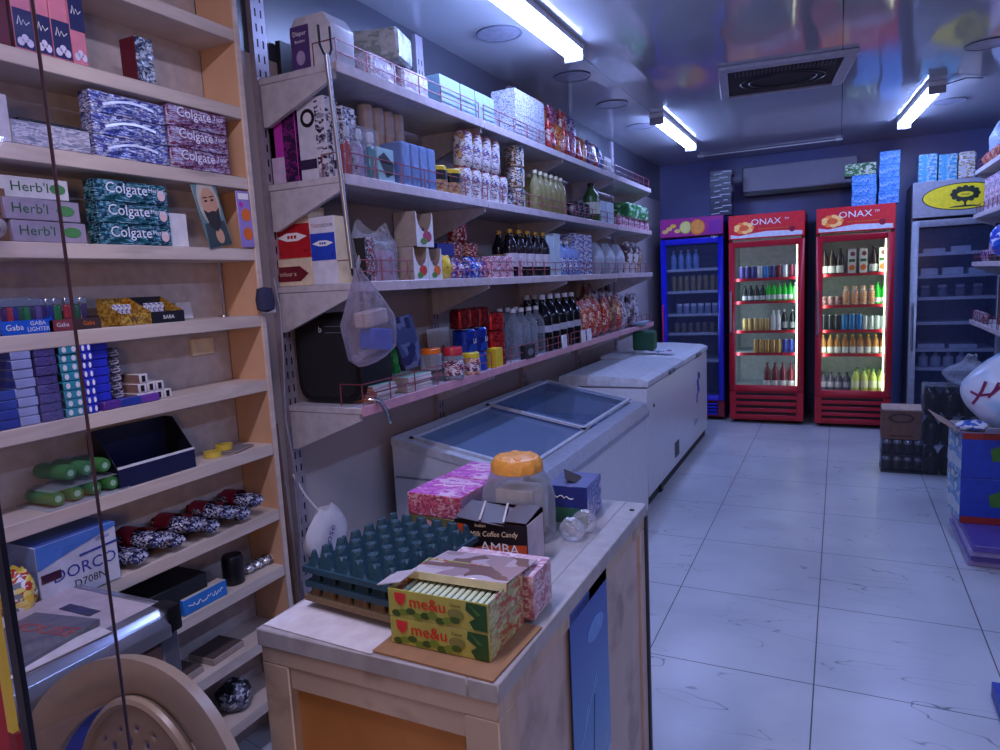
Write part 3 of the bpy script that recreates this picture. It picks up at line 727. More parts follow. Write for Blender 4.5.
# third row
z = UZ[3]
herb = M('pale green pack', (196, 196, 200), .4); herbs = M('grey mauve pack', (150, 140, 160), .4)
dh = (0.988, 0.183, 0.117)
for i in range(2):
    for j in range(2):
        dz = .048
        o = pbox('toothpaste_box', .17, .052, dz-.002, herbs, herbs, herb, 'pale Herb toothpaste box in the %s row, %s of the pair' % (('bottom', 'top')[i], ('front', 'back')[j]), 'box')
        o.location = (XU-.03-.055*j, dh[0]+.01*i-.02*i, z+i*dz); o.rotation_euler = (0, 0, HP+.04); o['group'] = 'herbal toothpaste boxes'
        text(o, "Herb'l", .03, -.03, -.0266, .024, inkg, 'f', 1.1)
        decal(o, ell(.05, .024, .022, .012, 10), -.0264, M('leaf print', (70, 130, 70), .4), 'leaf_print')
o = pbox('toothpaste_box', .17, .052, .046, herb, herbs, herb, "pale Herb toothpaste box lying tilted on top of the pile", 'box'); o.location = (XU-.05, dh[0]-.02, z+.098); o.rotation_euler = (0, 0, HP-.05)
text(o, "Herb'l", .03, -.0, -.0266, .024, inkg, 'f', 1.1); decal(o, ell(.06, .024, .018, .012, 10), -.0264, M('leaf print', (1,1,1)), 'leaf_print')
for i in range(2):
    o = pbox('small_carton', .05, .06, .055, brown, kraft, kraft, 'small brown carton at the left end of the Herb boxes, '+('lower', 'upper')[i], 'carton'); o.location = (XU-.04, 0.881, z+i*.057); o.rotation_euler = (0, 0, HP)
o = blob('clear_bag', .10, .06, .07, film, 'crumpled clear plastic bag at the left end of the third plywood shelf', 'bag', 4); o.location = (XU+.0, 0.864-.01, z)
paste(0, 0, 0, XU, z, 3, foilt, 'teal green Colgate box, %s of the teal stack', 'c', 'teal toothpaste stack', (1.203, 0.203, 0.157))
sbox('small_white_box', (1.346, 0.058, 0.090), XU-.02, z, .06, white, white, white, 'small white box beside the teal Colgate stack')
# framed-looking card with a bearded man
dm = ((1.451, 0.107, 0.181))
o = pbox('portrait_card', .085, .003, .21, M('portrait ground', (96, 128, 132), .35), white, white, 'portrait card of a bearded man with a head covering, leaning on shelf edge', 'picture')
o.location = (-1.597, 1.457+.005, 1.594); o.rotation_euler = (-.06, -.2, HP)
sk = M('portrait skin', (196, 150, 120), .5); hair = M('portrait hair', (40, 30, 28), .5)
decal(o, ell(0, .125, .036, .068, 20), -.0017, M('portrait cloth', (186, 180, 168), .5), 'head_cloth')
decal(o, [(-.04, .002), (.04, .002), (.036, .07), (-.034, .07)], -.0018, M('portrait robe', (50, 62, 66), .5), 'robe')
decal(o, ell(.002, .122, .027, .044, 18), -.0024, sk, 'face'); decal(o, [(-.026, .108), (-.012, .098), (.002, .101), (.016, .098), (.029, .108), (.022, .06), (.002, .042), (-.018, .06)], -.003, hair, 'beard')
for s in (-1, 1): decal(o, ell(.002+s*.011, .13, .006, .003, 8), -.003, hair, 'eye'); decal(o, rec(.002+s*.011-.008, .002+s*.011+.008, .138, .141), -.003, hair, 'eyebrow')
decal(o, rec(-.004, .008, .116, .119), -.0032, sk, 'nose'); decal(o, ell(.006, .03, .014, .022, 12), -.0026, sk, 'hand')
o = pbox('blister_card', .052, .004, .165, M('violet card', (150, 130, 200), .35), white, white, 'violet blister card with orange fruit print hanging at the shelf end', 'card')
o.location = (-1.596, 1.565-.002, 1.594); o.rotation_euler = (0, -.03, HP)
for zz in (.095, .04): decal(o, ell(.004, zz, .018, .019, 14), -.0023, orange, 'orange_print')
decal(o, rec(-.02, .02, .14, .158), -.0023, inkw, 'white_panel'); decal(o, ell(-.012, .125, .008, .008, 12), -.0026, magenta, 'pink_dot')
# lighter row
z = UZ[4]
def lighter(col, nm): 
    o = MB().lathe([(.0085, 0), (.009, .004), (.009, .054), (.008, .056)], 10, sx=1.2, sy=.75).build('pocket_lighter', M('lighter '+nm, col, .25)); tag(o, '', 'lighter')
    MB().box(-.009, .009, -.006, .006, .056, .074).build('metal_cap', silver, o, bevel=.002); return o
dk = (0.909, 0.108, 0.027)
t = thing('lighter_display', 'blue LIGHTER display tray full of lighters on the plywood shelf', 'display tray', (XU-.04, dk[0], z), HP)
b1 = M('display blue', (25, 90, 200), .4); W_ = dk[1]
for q in ((-W_/2, W_/2, -.04, -.038, 0, .03), (-W_/2, W_/2, .036, .038, 0, .05), (-W_/2, -W_/2+.002, -.038, .036, 0, .035), (W_/2-.002, W_/2, -.038, .036, 0, .035), (-W_/2, W_/2, -.038, .036, 0, .002)): MB().box(*q).build('tray_side', b1, t)
text(t, 'Gaba', .018, -W_*.26, -.0406, .015, inkw); text(t, 'GABA', .013, W_*.2, -.0406, .022, inkw); text(t, 'LIGHTER', .013, W_*.2, -.0406, .009, inkw, 'f', .95)
cols = [((60, 30, 80), 'plum'), ((150, 40, 50), 'red'), ((40, 40, 120), 'navy'), ((30, 80, 50), 'green'), ((30, 110, 60), 'bright green'), ((50, 40, 80), 'violet'), ((90, 70, 120), 'lilac')]
prot = [lighter(c, n) for c, n in cols]
for j in range(2):
    for i in range(7):
        c = (i+j*3) % 7
        put(prot[c], (XU-.022-.03*j, dk[0]-W_/2+.018+i*(W_-.036)/6, z+.003+.004*j), HP, '%s pocket lighter in the blue display tray, %s row, %s' % (cols[c][1], ('front', 'back')[j], od(i, 7)), 'lighters in the blue tray')
for i, (a, b, m) in enumerate(((0, 0, M('dull red card', (130, 50, 60), .5)), (0, 0, M('dark brown card', (60, 40, 40), .5)))):
    yc = 0.985+i*.062
    t = thing('lighter_display', ('dull red', 'dark brown')[i]+' lighter display tray right of the blue tray', 'display tray', (XU-.04, yc, z), HP)
    for q in ((-.03, .03, -.04, -.038, 0, .026), (-.03, .03, .036, .038, 0, .045), (-.03, -.028, -.038, .036, 0, .03), (.028, .03, -.038, .036, 0, .03), (-.03, .03, -.038, .036, 0, .002)): MB().box(*q).build('tray_side', m, t)
    text(t, 'Gaba', .014, 0, -.0406, .014, inkw if i == 0 else orange)
    for k in range(3): put(prot[(k*2+i) % 7], (XU-.045, yc-.018+.018*k, z+.003), HP, '%s pocket lighter in the %s tray, %s' % (cols[(k*2+i) % 7][1], ('dull red', 'dark brown')[i], od(k, 3)), 'lighters in the small trays')
gl = P('gold glitter', [(120, 80, 20), (200, 150, 50), (230, 190, 90)], 160, .35, .4)
for i, (a, b, m, s) in enumerate(((119, 151, gl, 'gold'), (152, 186, M('open box black', (24, 24, 32), .4), 'black'))):
    dd = ((1.173, 0.084, 0.069), (1.267, 0.099, 0.065))[i]; w_ = dd[1]
    t = thing('counter_display_box', s+' cut-away display box of small sachets on the plywood shelf', 'display box', (XU-.045, dd[0], z), HP)
    MB().box(-w_/2, w_/2, -.045, -.043, 0, .03).build('front_wall', m, t); MB().box(-w_/2, w_/2, .043, .045, 0, .07).build('back_wall', m, t); MB().box(-w_/2, w_/2, -.043, .043, 0, .002).build('bottom', m, t)
    for x in (-w_/2, w_/2-.002): mb = MB().prism([(-.043, 0), (.043, 0), (.043, .07), (-.043, .03)], 0, .002); mb.v = [(x+b_, a_, c_) for a_, b_, c_ in mb.v]; mb.build('side_wall', gl, t)
    text(t, 'BABA', .014, 0, -.0458, .014, inkw if i else brown)
    for k in range(4):
        o = pbox('sachet', .016, .004, .05, P('sachet print', [(210, 210, 225), (60, 70, 140), (230, 230, 235)], 60), None, None, 'small white blue sachet standing in the %s display box, %s' % (s, od(k, 4)), 'sachet'); o.location = (XU-.045-.006*k, dd[0]-w_*.3+k*w_*.2, z+.003); o.rotation_euler = (0, 0, HP); o['group'] = 'sachets in the '+s+' box'
o = pbox('white_card', .055, .002, .05, white, white, white, 'plain white card leaning at the back right of the sachet boxes', 'card'); o.location = (UB+.012, 1.428, z+.001); o.rotation_euler = (-.15, 0, HP)
t = thing('display_rod', 'thin metal display rod with a black clip on the plywood shelf', 'rod', (-1.66, 1.503, z)); 
MB().tube([(0, 0, 0), (0, 0, .19)], .0025, 8).build('rod', chrome, t); MB().box(-.01, .01, -.035, .035, .175, .188).build('clip', black, t, bevel=.003); MB().lathe([(.016, 0), (.016, .004), (.004, .008)], 14).build('base', chrome, t)
# cigarettes
z = UZ[5]
def packs(name, px, n, mat, side, word, h=.021, yoff=0, X=XU, emb=None, zbase=0):
    Yc, w_ = px
    pr = None
    for i in range(n):
        if pr is None:
            pr = pbox('cigarette_pack', w_-.003, .085, h-.001, mat, side, side, '', 'cigarette pack')
            if emb: decal(pr, ell(-w_*.25, h*.5, w_*.11, h*.33, 10), -.0431, inkw, 'white_emblem'); decal(pr, ell(w_*.22, h*.5, w_*.11, h*.33, 10), -.0431, inkw, 'white_emblem')
        put(pr, (X-.043+random.uniform(-.003, .003), Yc+random.uniform(-.0015, .0015)+yoff*i, z+zbase+i*h), HP, '%s cigarette pack, %s of its stack' % (word, lv(i, n) if i < 12 else 'upper part'), name)
cg1 = M('cigarette blue', (40, 60, 150), .35); cg2 = M('cigarette pale blue', (150, 160, 205), .35); cg3 = P('cigarette violet', [(70, 60, 120), (100, 90, 150), (60, 50, 100)], 50, .35, 0, (1, 1, 4)); cg4 = M('cigarette teal', (50, 150, 170), .35); cg5 = M('cigarette royal', (40, 50, 190), .35); cg6 = P('cigarette black', [(30, 28, 44), (60, 56, 80), (190, 185, 200)], 60, .35, 0, (1, 1, 3))
def S2(a): return a[0], a[1]
packs('blue cigarette packs', S2((0.845, 0.045, 0.054)), 4, cg1, navy, 'dark blue')
packs('pale blue cigarette packs', S2((0.889, 0.045, 0.130)), 9, cg2, cg1, 'pale blue white', yoff=-.0006)
packs('violet cigarette packs', S2((0.937, 0.050, 0.124)), 9, cg3, cg3, 'muted violet')
packs('teal cigarette packs', S2((0.990, 0.048, 0.122)), 8, cg4, dark, 'teal with two white dots', emb=1)
packs('royal blue cigarette packs left', S2((1.031, 0.030, 0.138)), 9, cg5, cg5, 'royal blue narrow-ended', emb=1)
packs('royal blue cigarette packs right', S2((1.074, 0.050, 0.136)), 9, cg5, navy, 'royal blue wide', emb=None, X=XU-.02)
packs('black cigarette packs', S2((1.119, 0.036, 0.103)), 7, cg6, dark, 'black and white', X=XU-.03)
for i, (px, rz, m, s) in enumerate(((0, .5, M('loose violet pack', (90, 50, 140), .35), 'violet'), (0, -.2, cg1, 'dark blue'), (0, .1, purple, 'purple'))):
    o = pbox('cigarette_pack', .055, .03, .020, m, m, m, 'loose %s cigarette pack lying in front of the royal blue stacks' % s, 'cigarette pack'); o.location = (XU-.016, 1.082+.052*i, z+(.0 if i < 2 else .0)); o.rotation_euler = (0, 0, HP+rz*.3)
crt = M('white brown carton', (190, 176, 168), .5)
k = 0
for i, (n, x0) in enumerate(((4, 0), (3, .004), (1, .01))):
    for j in range(n):
        o = pbox('cigarette_pack', .024, .085, .024, M('carton end white', (214, 210, 214), .45), M('carton brown side', (150, 120, 110), .5), crt, 'small white-ended pack with dark mark, %s row, %s' % (('bottom', 'middle', 'top')[i], od(j, n) or 'single'), 'cigarette pack')
        o.location = (XU-.055, 1.172+x0+j*.0255, z+i*.0245); o.rotation_euler = (0, 0, HP); o['group'] = 'white-ended small packs'
        decal(o, rec(-.006, .004, .004, .02), -.0431, inkb, 'dark_mark')
# green rolls, dark display box, tapes
z = UZ[6]
clg = CL('blister film', (235, 240, 240), .14, .1)
def roll(nm, r, L, m, label, cat='roll'):
    o = MB().tube([(0, -L/2, r), (0, -L/2+.01, r), (0, L/2-.01, r), (0, L/2, r)], [r*.85, r, r, r*.85], 14).build(nm, m); return tag(o, label, cat)
yc = 0.999
mg_ = M('green wrap', (60, 120, 60), .4)
tag(MB().box(-.065, .065, -.10, .10, 0, .003).build('blister_tray', clg, None, (-1.667, yc, z)), 'clear blister tray holding green rolls, lower one', 'tray')
tag(MB().surf([[(-.055+.11*i/6, -.085+.17*j/10, .04+.012*math.sin(PI*i/6)*math.sin(PI*j/10)) for i in range(7)] for j in range(11)]).build('blister_tray', clg, None, (-1.667, yc+.0, z)), 'clear blister tray holding green rolls, upper one', 'tray')
for i, (dx, dy, dz, s) in enumerate(((0, -.07, .004, 'lower left'), (0, -.025, .004, 'lower middle left'), (0, .02, .004, 'lower middle right'), (0, .065, .004, 'lower right'), (-.0, -.04, .056, 'upper left'), (0, .0, .056, 'upper middle'), (0, .045, .052, 'upper right'))):
    o = roll('green_roll', .0175 if i < 4 else .0185, .105, mg_, 'green plastic wrapped roll, %s of the pile on the plywood shelf' % s); o.location = (-1.667, yc+dy, z+dz); o.rotation_euler = (0, 0, HP+(.0 if i < 4 else .1)); o['group'] = 'green rolls'
    MB().tube([(0, -.053, .0175), (0, -.0525, .0175)], .008, 10).build('roll_core', M('pale green end', (150, 190, 160), .4), o)
dd = (1.191, 0.229, 0.153); w_ = dd[1]
t = thing('display_box', 'empty dark navy open-front display box on the plywood shelf', 'display box', (XU-.06, dd[0]+.0, z), HP)
nv = M('box navy', (26, 28, 66), .35)
MB().box(-w_/2, w_/2, -.055, -.053, 0, .05).build('front_wall', nv, t); MB().box(-w_/2, w_/2, -.0555, -.0525, .05, .056).build('white_rim', white, t); MB().box(-w_/2, w_/2, .053, .055, 0, .14).build('back_wall', nv, t); MB().box(-w_/2, w_/2, -.053, .053, 0, .002).build('bottom', nv, t)
for x in (-w_/2, w_/2-.002): mb = MB().prism([(-.053, 0), (.053, 0), (.053, .14), (.02, .14), (-.053, .05)], 0, .002); mb.v = [(x+b_, a_, c_) for a_, b_, c_ in mb.v]; mb.build('side_wall', M('box dark side', (14, 14, 26), .4), t)
for i, (px, s) in enumerate(((212, 'front left'), (228, 'rear right'))):
    o = MB().lathe([(.026, 0), (.026, .016), (.018, .016), (.018, 0)], 20, cap=False).build('tape_roll', M('yellow tape', (205, 180, 70), .35)); tag(o, 'small yellow tape roll on the plywood shelf, '+s, 'tape', 'yellow tape rolls'); o.location = (-1.655-.02*i, 1.405+.06*i, z+.007*i)
for i in range(2):
    o = pbox('cardboard_sleeve', .10, .07, .003, card, card, M('sleeve grey', (120, 112, 118), .5), 'flat grey card sleeve lying under the yellow tape, '+('lower', 'upper')[i], 'card'); o.location = (-1.655, 1.461+.03*i, z+.003*i); o.rotation_euler = (0, 0, HP+.25)
# DORCO box, snack bag, razors
z = UZ[7]
dd = (0.979, 0.171, 0.108)
o = pbox('razor_carton', .19, .11, .145, M('dorco white', (196, 200, 216), .4), M('dorco side', (120, 150, 210), .4), M('dorco blue top', (60, 100, 180), .4), 'white and blue DORCO razor carton on the plywood shelf', 'carton')
o.location = (-1.652, 0.948, z); o.rotation_euler = (0, 0, HP)
text(o, 'DORCO', .040, .012, -.0556, .062, inkblue, 'f', 1.05); text(o, 'D708N', .026, .02, -.0556, .028, inkb); text(o, 'classic', .014, .06, -.0556, .118, inkblue)
decal(o, rec(-.09, -.045, .058, .078), -.0556, M('dorco dark', (60, 20, 50), .4), 'dark_badge'); decal(o, [(-.095, .09), (-.02, .11), (.095, .135), (.095, .145), (-.095, .145)], -.0556, M('dorco band', (70, 120, 200), .4), 'blue_band'); decal(o, [(.0, .09), (.095, .095), (.095, .1), (.0, .095)], -.056, inkblue, 'blue_line')
o = blob('snack_bag', .10, .07, .11, P('yellow red snack', [(220, 190, 60), (230, 215, 120), (180, 60, 40), (235, 235, 235), (120, 130, 140)], 18, .25), 'round yellow and red snack bag at the left end of the lower plywood shelf', 'bag', 3, knot=False); o.location = (-1.62, 0.817, z)
rz_ = P('razor wrap', [(20, 20, 40), (40, 40, 80), (150, 155, 190), (225, 228, 245), (30, 30, 60)], 45, .18, .3, (1, 1, 1), .8)
rr = M('razor red', (130, 24, 50), .35)
for i in range(8):
    yy = 1.090+(.0 if i == 0 else .058*i)
    if yy > 1.55: break
    g = thing('razor_pack', 'black and red razor pack wrapped in glossy film, %s in the row' % od(i, 8), 'razor pack', (-1.662, yy, z+.004+.022*(i % 2)), HP+.12, 'wrapped razor packs')
    mb = MB(); G = []
    for j in range(9):
        q = j/8; r = .028*(1-.25*q)*(1+.12*math.sin(9*q+i)); G.append([((r*1.15)*math.cos(a*PI/6)*(1+.1*math.sin(5*a+j)), .06-.125*q, .027+r*.85*math.sin(a*PI/6)*(1+.12*math.cos(4*a+2*j))) for a in range(12)])
    MB().surf(G, wrap=True).poly(G[0][::-1]).poly(G[-1]).build('film_wrap', [rz_], g)
    G2 = [[((.031)*math.cos(a*PI/6), .055-.055*q, .031+.026*math.sin(a*PI/6)) for a in range(12)] for q in (0, .3, .7, 1)]
    MB().surf(G2, wrap=True).build('red_label', rr, g)
    MB().obox((0, .062, .03), (.05, .02, .035), Matrix.Rotation(0, 3, 'X')).build('black_head', black, g, bevel=.006)
    for k in range(3): MB().tube([(-.015+.015*k, -.03, .03), (-.018+.018*k, -.07, .022+.006*(k % 2))], .0055, 6).build('razor_handle', P('clear handle', [(60, 66, 110), (170, 176, 210), (225, 228, 245)], 60, .15, .2), g)
# lower rows
z = UZ[8]
o = pbox('flat_black_box', .22, .12, .09, black, black, black, 'large flat black box on the plywood shelf behind the blue paper carton', 'box'); o.location = (-1.678, 1.198, z); o.rotation_euler = (0, 0, HP)
o = MB().lathe([(.03, 0), (.032, .005), (.032, .08), (.028, .088), (.018, .088)], 20).build('black_canister', black); tag(o, 'short black canister right of the flat black box', 'canister'); o.location = (-1.65, 1.430, z)
o = pbox('blue_paper_box', .15, .035, .045, M('bright blue card', (40, 120, 200), .45), M('bright blue card', (1,1,1)), M('pale paper stack', (190, 180, 170), .6), 'flat bright blue carton with white script lying on the lower plywood shelf', 'box'); o.location = (-1.622, 1.287, z); o.rotation_euler = (0, 0, HP)
squiggle(o, -.06, .06, .022, .007, -.018, inkw, 30)
for i in range(3):
    o = blob('foil_sachet', .04, .05, .03, P('silver foil', [(1,1,1)]), 'small crumpled silver sachet beside the black canister, '+od(i, 3), 'sachet', i, knot=False, n=12, m=6); o.location = (-1.66, 1.504+.035*i, z)
z = UZ[9]
for i in range(3):
    o = pbox('dusty_tray', .12, .10, .02, card, card, M('dusty brown', (80, 66, 64), .7), 'dusty flat brown carton on the lower plywood shelf, '+od(i, 3), 'carton'); o.location = (-1.675, 1.06+.15*i, z); o.rotation_euler = (0, 0, HP+.05)
z = UZ[10]
for i in range(4):
    o = blob('plastic_bundle', .11, .11, .09, P('dark white bundle', [(20, 20, 30), (60, 60, 80), (200, 200, 210), (110, 110, 130)], 22, .3, 0, (1, 1, 1), .6), 'crumpled dark and white plastic bundle on the bottom plywood shelf, '+od(i, 4), 'bundle', i, knot=False, n=16, m=8); o.location = (-1.667, .98+.14*i, z)

# ================================================================== THINGS ON THE LONG WALL SHELVES
XS = -1.425
def wall(name, dm, z, d, *a, X=XS, **k): return sbox(name, dm, X, z, d, *a, **k)
def cyl_row(proto, ys, X, z, fmt, group, adj=None):
    n = len(ys)
    for i, y in enumerate(ys): put(proto, (X, y, z), HP, fmt.format(od(i, n)), group)
# ---- top shelf
z = SZ[0]
dm = (-1.517, 0.168, 0.168); h_ = dm[2]; w_ = dm[1]
o = MB().prism([(-w_*.47, 0), (w_*.47, 0), (w_*.5, h_*.75), (w_*.34, h_*.98), (-w_*.34, h_*.98), (-w_*.5, h_*.75)], -.06, .06).build('plastic_tub', M('tub white', (205, 205, 215), .35), bevel=.008, seg=2)
tag(o, 'white rounded tub with purple label at the near end of the top shelf', 'tub'); o.location = (dm[0], 1.885, z)
decal(o, rec(-w_*.46, -.002, .008, h_*.82), -.0605, M('tub label', (84, 60, 120), .4), 'purple_label'); text(o, 'Diaper', .02, -w_*.24, -.0612, h_*.68, inkw); text(o, 'Bambini', .013, -w_*.24, -.0612, h_*.54, inkw); decal(o, ell(-w_*.24, h_*.24, .018, .022, 14), -.0611, M('label picture', (170, 150, 190), .4), 'label_picture')
o = pbox('slim_box', .02, .08, .15, dark, None, None, 'narrow dark box left of the white tub on the top shelf', 'box'); o.location = (-1.729, 1.95, z)
nap = CL('nappy film', (200, 215, 212), .6, .25, .5, 20, (196, 206, 206)); tis = P('tissue pack', [(214, 214, 226), (226, 224, 232), (210, 170, 180), (220, 220, 230)], 18, .3, 0, (1, 1, 1), .5)
def softpack(name, w, d, h, mat, label, cat='pack'):
    o = MB().box(-w/2, w/2, -d/2, d/2, 0, h).build(name, mat, bevel=min(w, d, h)*.22, seg=3); return tag(o, label, cat)
for i, (a, s) in enumerate(((((2.112, 0.167, 0.116)), 'near'), (((2.323, 0.180, 0.135)), 'far'))):
    o = softpack('tissue_pack', a[1], .2, .10, tis, 'white and pink film wrapped tissue pack on the top shelf, %s one' % s); o.location = (-1.54, a[0], z); o.rotation_euler = (0, 0, HP); o['group'] = 'lower tissue packs'
o = softpack('nappy_bundle', .16, .26, .11, P('green grey pack', [(150, 165, 160), (190, 200, 198), (205, 212, 214)], 14, .3, 0, (1, 1, 1), .4), 'long greenish grey bundle lying across the tissue packs on the top shelf'); o.location = (-1.55, 2.204, z+.101); o.rotation_euler = (0, 0, HP+.25)
tb = M('pale teal box', (170, 200, 214), .45); tb2 = M('teal box top', (190, 210, 220), .45)
for i, a in enumerate(((2.553, 0.161, 0.145), (2.704, 0.124, 0.148), (2.863, 0.175, 0.159))):
    wall('pale_box', (a[0], a[1], .125), z, .16, tb, M('teal box side', (130, 170, 190), .45), tb2, 'pale teal box on the top shelf, %s of three' % od(i, 3), 'box', 'pale teal boxes')
sp = P('speckled carton', [(205, 208, 220), (210, 212, 222), (90, 92, 110), (215, 216, 226)], 60, .5)
a = (3.377, 0.372, 0.214)
for i in range(2): wall('speckled_carton', (a[0], a[1], .115), z+.1155*i, .13, sp, sp, sp, 'white carton with dark speckled print on the top shelf, %s of stack' % ('lower', 'upper')[i], 'carton', 'speckled cartons')
o = blob('flour_bag', .24, .12, .36, P('white violet bag', [(214, 212, 228), (220, 218, 232), (70, 60, 130), (210, 208, 226)], 9, .4), 'white and violet plump bag behind red snacks on the top shelf', 'bag', 2, knot=False); o.location = (-1.675, 4.306, z)
snk = [P('snack red', [(200, 40, 50), (220, 90, 60), (170, 30, 40), (235, 200, 190)], 24, .25, .1), P('snack orange', [(220, 120, 50), (240, 170, 90), (200, 60, 40)], 24, .25, .1), P('snack pink', [(190, 80, 120), (220, 150, 170), (150, 50, 90)], 24, .25, .1), P('snack blue', [(40, 100, 190), (90, 150, 220), (230, 230, 240)], 24, .25, .1), P('snack purple', [(90, 60, 130), (140, 110, 170), (220, 215, 225)], 24, .25)]
sn = [('red', 0), ('orange', 1), ('pink', 2), ('blue', 3), ('purple', 4)]
pp = [pillow('snack_bag', .10, .05, .17, snk[i], '', 'snack bag', i) for i in range(5)]
seq = [(548, 0, 0), (556, 1, 0), (563, 0, 0), (569, 2, 0), (575, 0, 0), (581, 1, 0), (587, 4, 0), (592, 0, 0), (597, 3, 0), (552, 1, 1), (562, 2, 1), (571, 0, 1), (580, 4, 1)]
ysn = [PYS[0][i] for i in range(13)]
for i, (px, c, l) in enumerate(seq):
    put(pp[c], (-1.455 if not l else -1.52, ysn[i], z+.006 if not l else z+.14), 0, '%s snack bag, %s in the %s row of the top shelf heap' % (sn[c][0], od(i if not l else i-9, 9 if not l else 4), ('lower', 'upper')[l]), 'snack bags on the top shelf', rot=(random.uniform(-.12, .0), random.uniform(-.1, .1), HP+random.uniform(-.15, .15)))
wall('white_box', (4.691, 0.160, 0.104), z, .14, white, white, white, 'white box right of the snack bags on the top shelf')
# ---- second shelf
z = SZ[1]
def near(name, dm, z, d, front, side, top, label, cat, y=1.815, group=None):
    o = pbox(name, dm[1]-.002, d, dm[2], front, side, top, label, cat); o.location = (dm[0], y+d/2, z)
    if group: o['group'] = group
    return o
near('dark_box', (-1.722, .04, .19), z, .05, dark, dark, dark, 'slim dark box at the near end of the second shelf', 'box', 1.83)
dm = (-1.668, 0.114, 0.245); w_, h_ = dm[1], dm[2]
o = near('perfume_carton', dm, z, .07, magenta, P('magenta dark', [(60, 20, 70), (120, 30, 110), (40, 20, 60)], 20, .35), magenta, 'tall magenta carton on the second shelf', 'carton', 1.83)
decal(o, rec(-w_*.48, .0, .002, h_*.36), -.0356, M('lilac card', (200, 180, 210), .4), 'pale_panel'); decal(o, rec(.001, w_*.48, .002, h_*.97), -.0356, P('magenta dark', [(1,1,1)]), 'dark_panel')
pw = P('white dark print', [(205, 205, 220), (215, 215, 226), (40, 36, 60), (150, 150, 170)], 22, .4)
for i, dm in enumerate(((-1.543, 0.117, 0.258), (-1.468, 0.057, 0.225))):
    w_, h_ = dm[1], dm[2]
    o = near('cosmetic_carton', dm, z, .07, M('cosmetic white', (205, 206, 220), .4), pw, white, 'white cosmetic carton with dark print, '+('taller left one', 'shorter right one')[i], 'carton', (1.83, 1.86)[i], 'printed cosmetic cartons')
    decal(o, ell(-w_*.12, h_*.76, w_*.25, w_*.25, 18), -.0356, inkb, 'dark_ring'); decal(o, ell(-w_*.12, h_*.76, w_*.15, w_*.15, 18), -.0362, white, 'ring_centre'); decal(o, rec(-w_*.49, w_*.1, h_*.14, h_*.26), -.0356, M('dark violet', (50, 36, 70), .4), 'dark_band'); decal(o, rec(w_*.14, w_*.48, .003, h_*.97), -.0356, pw, 'printed_strip')
def spray(nm, col, cap): 
    o = MB().lathe([(.018, 0), (.019, .01), (.019, .105), (.012, .118)], 14).build('spray_bottle', M('spray '+nm, col, .25)); tag(o, '', 'spray bottle')
    MB().lathe([(.012, .118), (.012, .128), (.017, .13), (.017, .16), (.014, .165)], 14).build('cap', cap, o)
    MB().box(-.024, .024, -.021, .021, 0, .172).build('clear_sleeve', filmlite, o); return o
for px, c, nm, y in ((0, (190, 50, 50), 'red', 1.876), (0, (190, 170, 210), 'lilac', 1.940), (0, (70, 150, 160), 'teal', 2.007)):
    put(spray(nm, c, white), (-1.45, y, z), HP, '%s cosmetic spray bottle in a clear sleeve on the second shelf' % nm)
tube_ = MB().lathe([(.026, 0), (.026, .21), (.028, .213), (.028, .30), (.022, .305)], 16, mis=[0, 1, 1, 1]).build('tall_canister', [M('canister beige', (196, 172, 156), .3, .1), M('canister lid', (205, 190, 180), .3)]); tag(tube_, '', 'canister')
cyl_row(tube_, [2.162, 2.212+.02, 2.263+.035, 2.316+.05], -1.57, z, 'tall beige canister at the back of the second shelf, {}', 'tall beige canisters')
o = wall('blister_pack', (2.069, .10, .12), z, .03, M('pale teal card', (150, 190, 200), .3), white, white, 'clear blister pack with a black diamond shape on the second shelf', 'pack', X=-1.428)
decal(o, [(-.045, .085), (-.01, .105), (.045, .07), (.04, .035), (.0, .02)], -.0158, black, 'black_diamond')
bl = CL('blue clear pack', (150, 180, 230), .55, .2, .4, 25, (150, 180, 235))
o = softpack('blue_bag', .056, .1, .165, bl, '', 'pack')
cyl_row(o, [2.205, 2.205+.06, 2.205+.12, 2.205+.18], -1.48, z, 'pale blue glossy pack on the second shelf, {} of the row', 'pale blue packs')
o = jar('cream_jar', .042, .11, P('nut print', [(200, 160, 110), (225, 190, 150), (160, 110, 80)], 40, .4), yellow, None, '', 'jar', .16); MB().lathe([(.0425, .055), (.0425, .092)], 18, cap=False).build('black_label', black, o)
cyl_row(o, [2.456, 2.456+.115], -1.455, z, 'nut butter jar with black band and yellow lid, {} of two', 'yellow lidded jars')
cn = P('tin pale print', [(214, 208, 206), (220, 214, 210), (90, 80, 140), (200, 150, 90)], 30, .35)
o = can('food_tin', .043, .13, cn, M('tin red lid', (150, 40, 50), .35), '', 'tin')
ya = 2.664
cyl_row(o, [ya+i*.089 for i in range(5)], -1.455, z, 'pale printed tin with red lid, bottom row of stack, {}', 'bottom row of pale tins')
o = can('food_tin', .043, .155, cn, M('tin red lid', (1,1,1)), '', 'tin')
cyl_row(o, [ya+.03+i*.089 for i in range(4)], -1.46, z+.1315, 'pale printed tall tin, upper row of stack, {}', 'upper row of pale tins')
cb = P('tin brown print', [(90, 60, 40), (190, 160, 130), (215, 210, 205), (60, 90, 110)], 30, .3, .3)
o = can('coffee_tin', .05, .10, cb, silver, '', 'tin'); yb = 3.232
for i in range(3): put(o, (-1.465, yb, z+.1005*i), HP, 'brown and steel coffee tin on the second shelf, %s of stack' % lv(i, 3), 'coffee tin stack')
o = can('small_tin', .045, .085, P('dark tin', [(30, 30, 36), (60, 60, 66), (200, 200, 205)], 30, .3, .3), silver, 'short dark tin left of the coffee tin stack', 'tin'); o.location = (-1.455, 3.105-.03, z)
oil = CL('oil bottle', (220, 212, 160), .3, .08, 0, 20, (214, 206, 150))
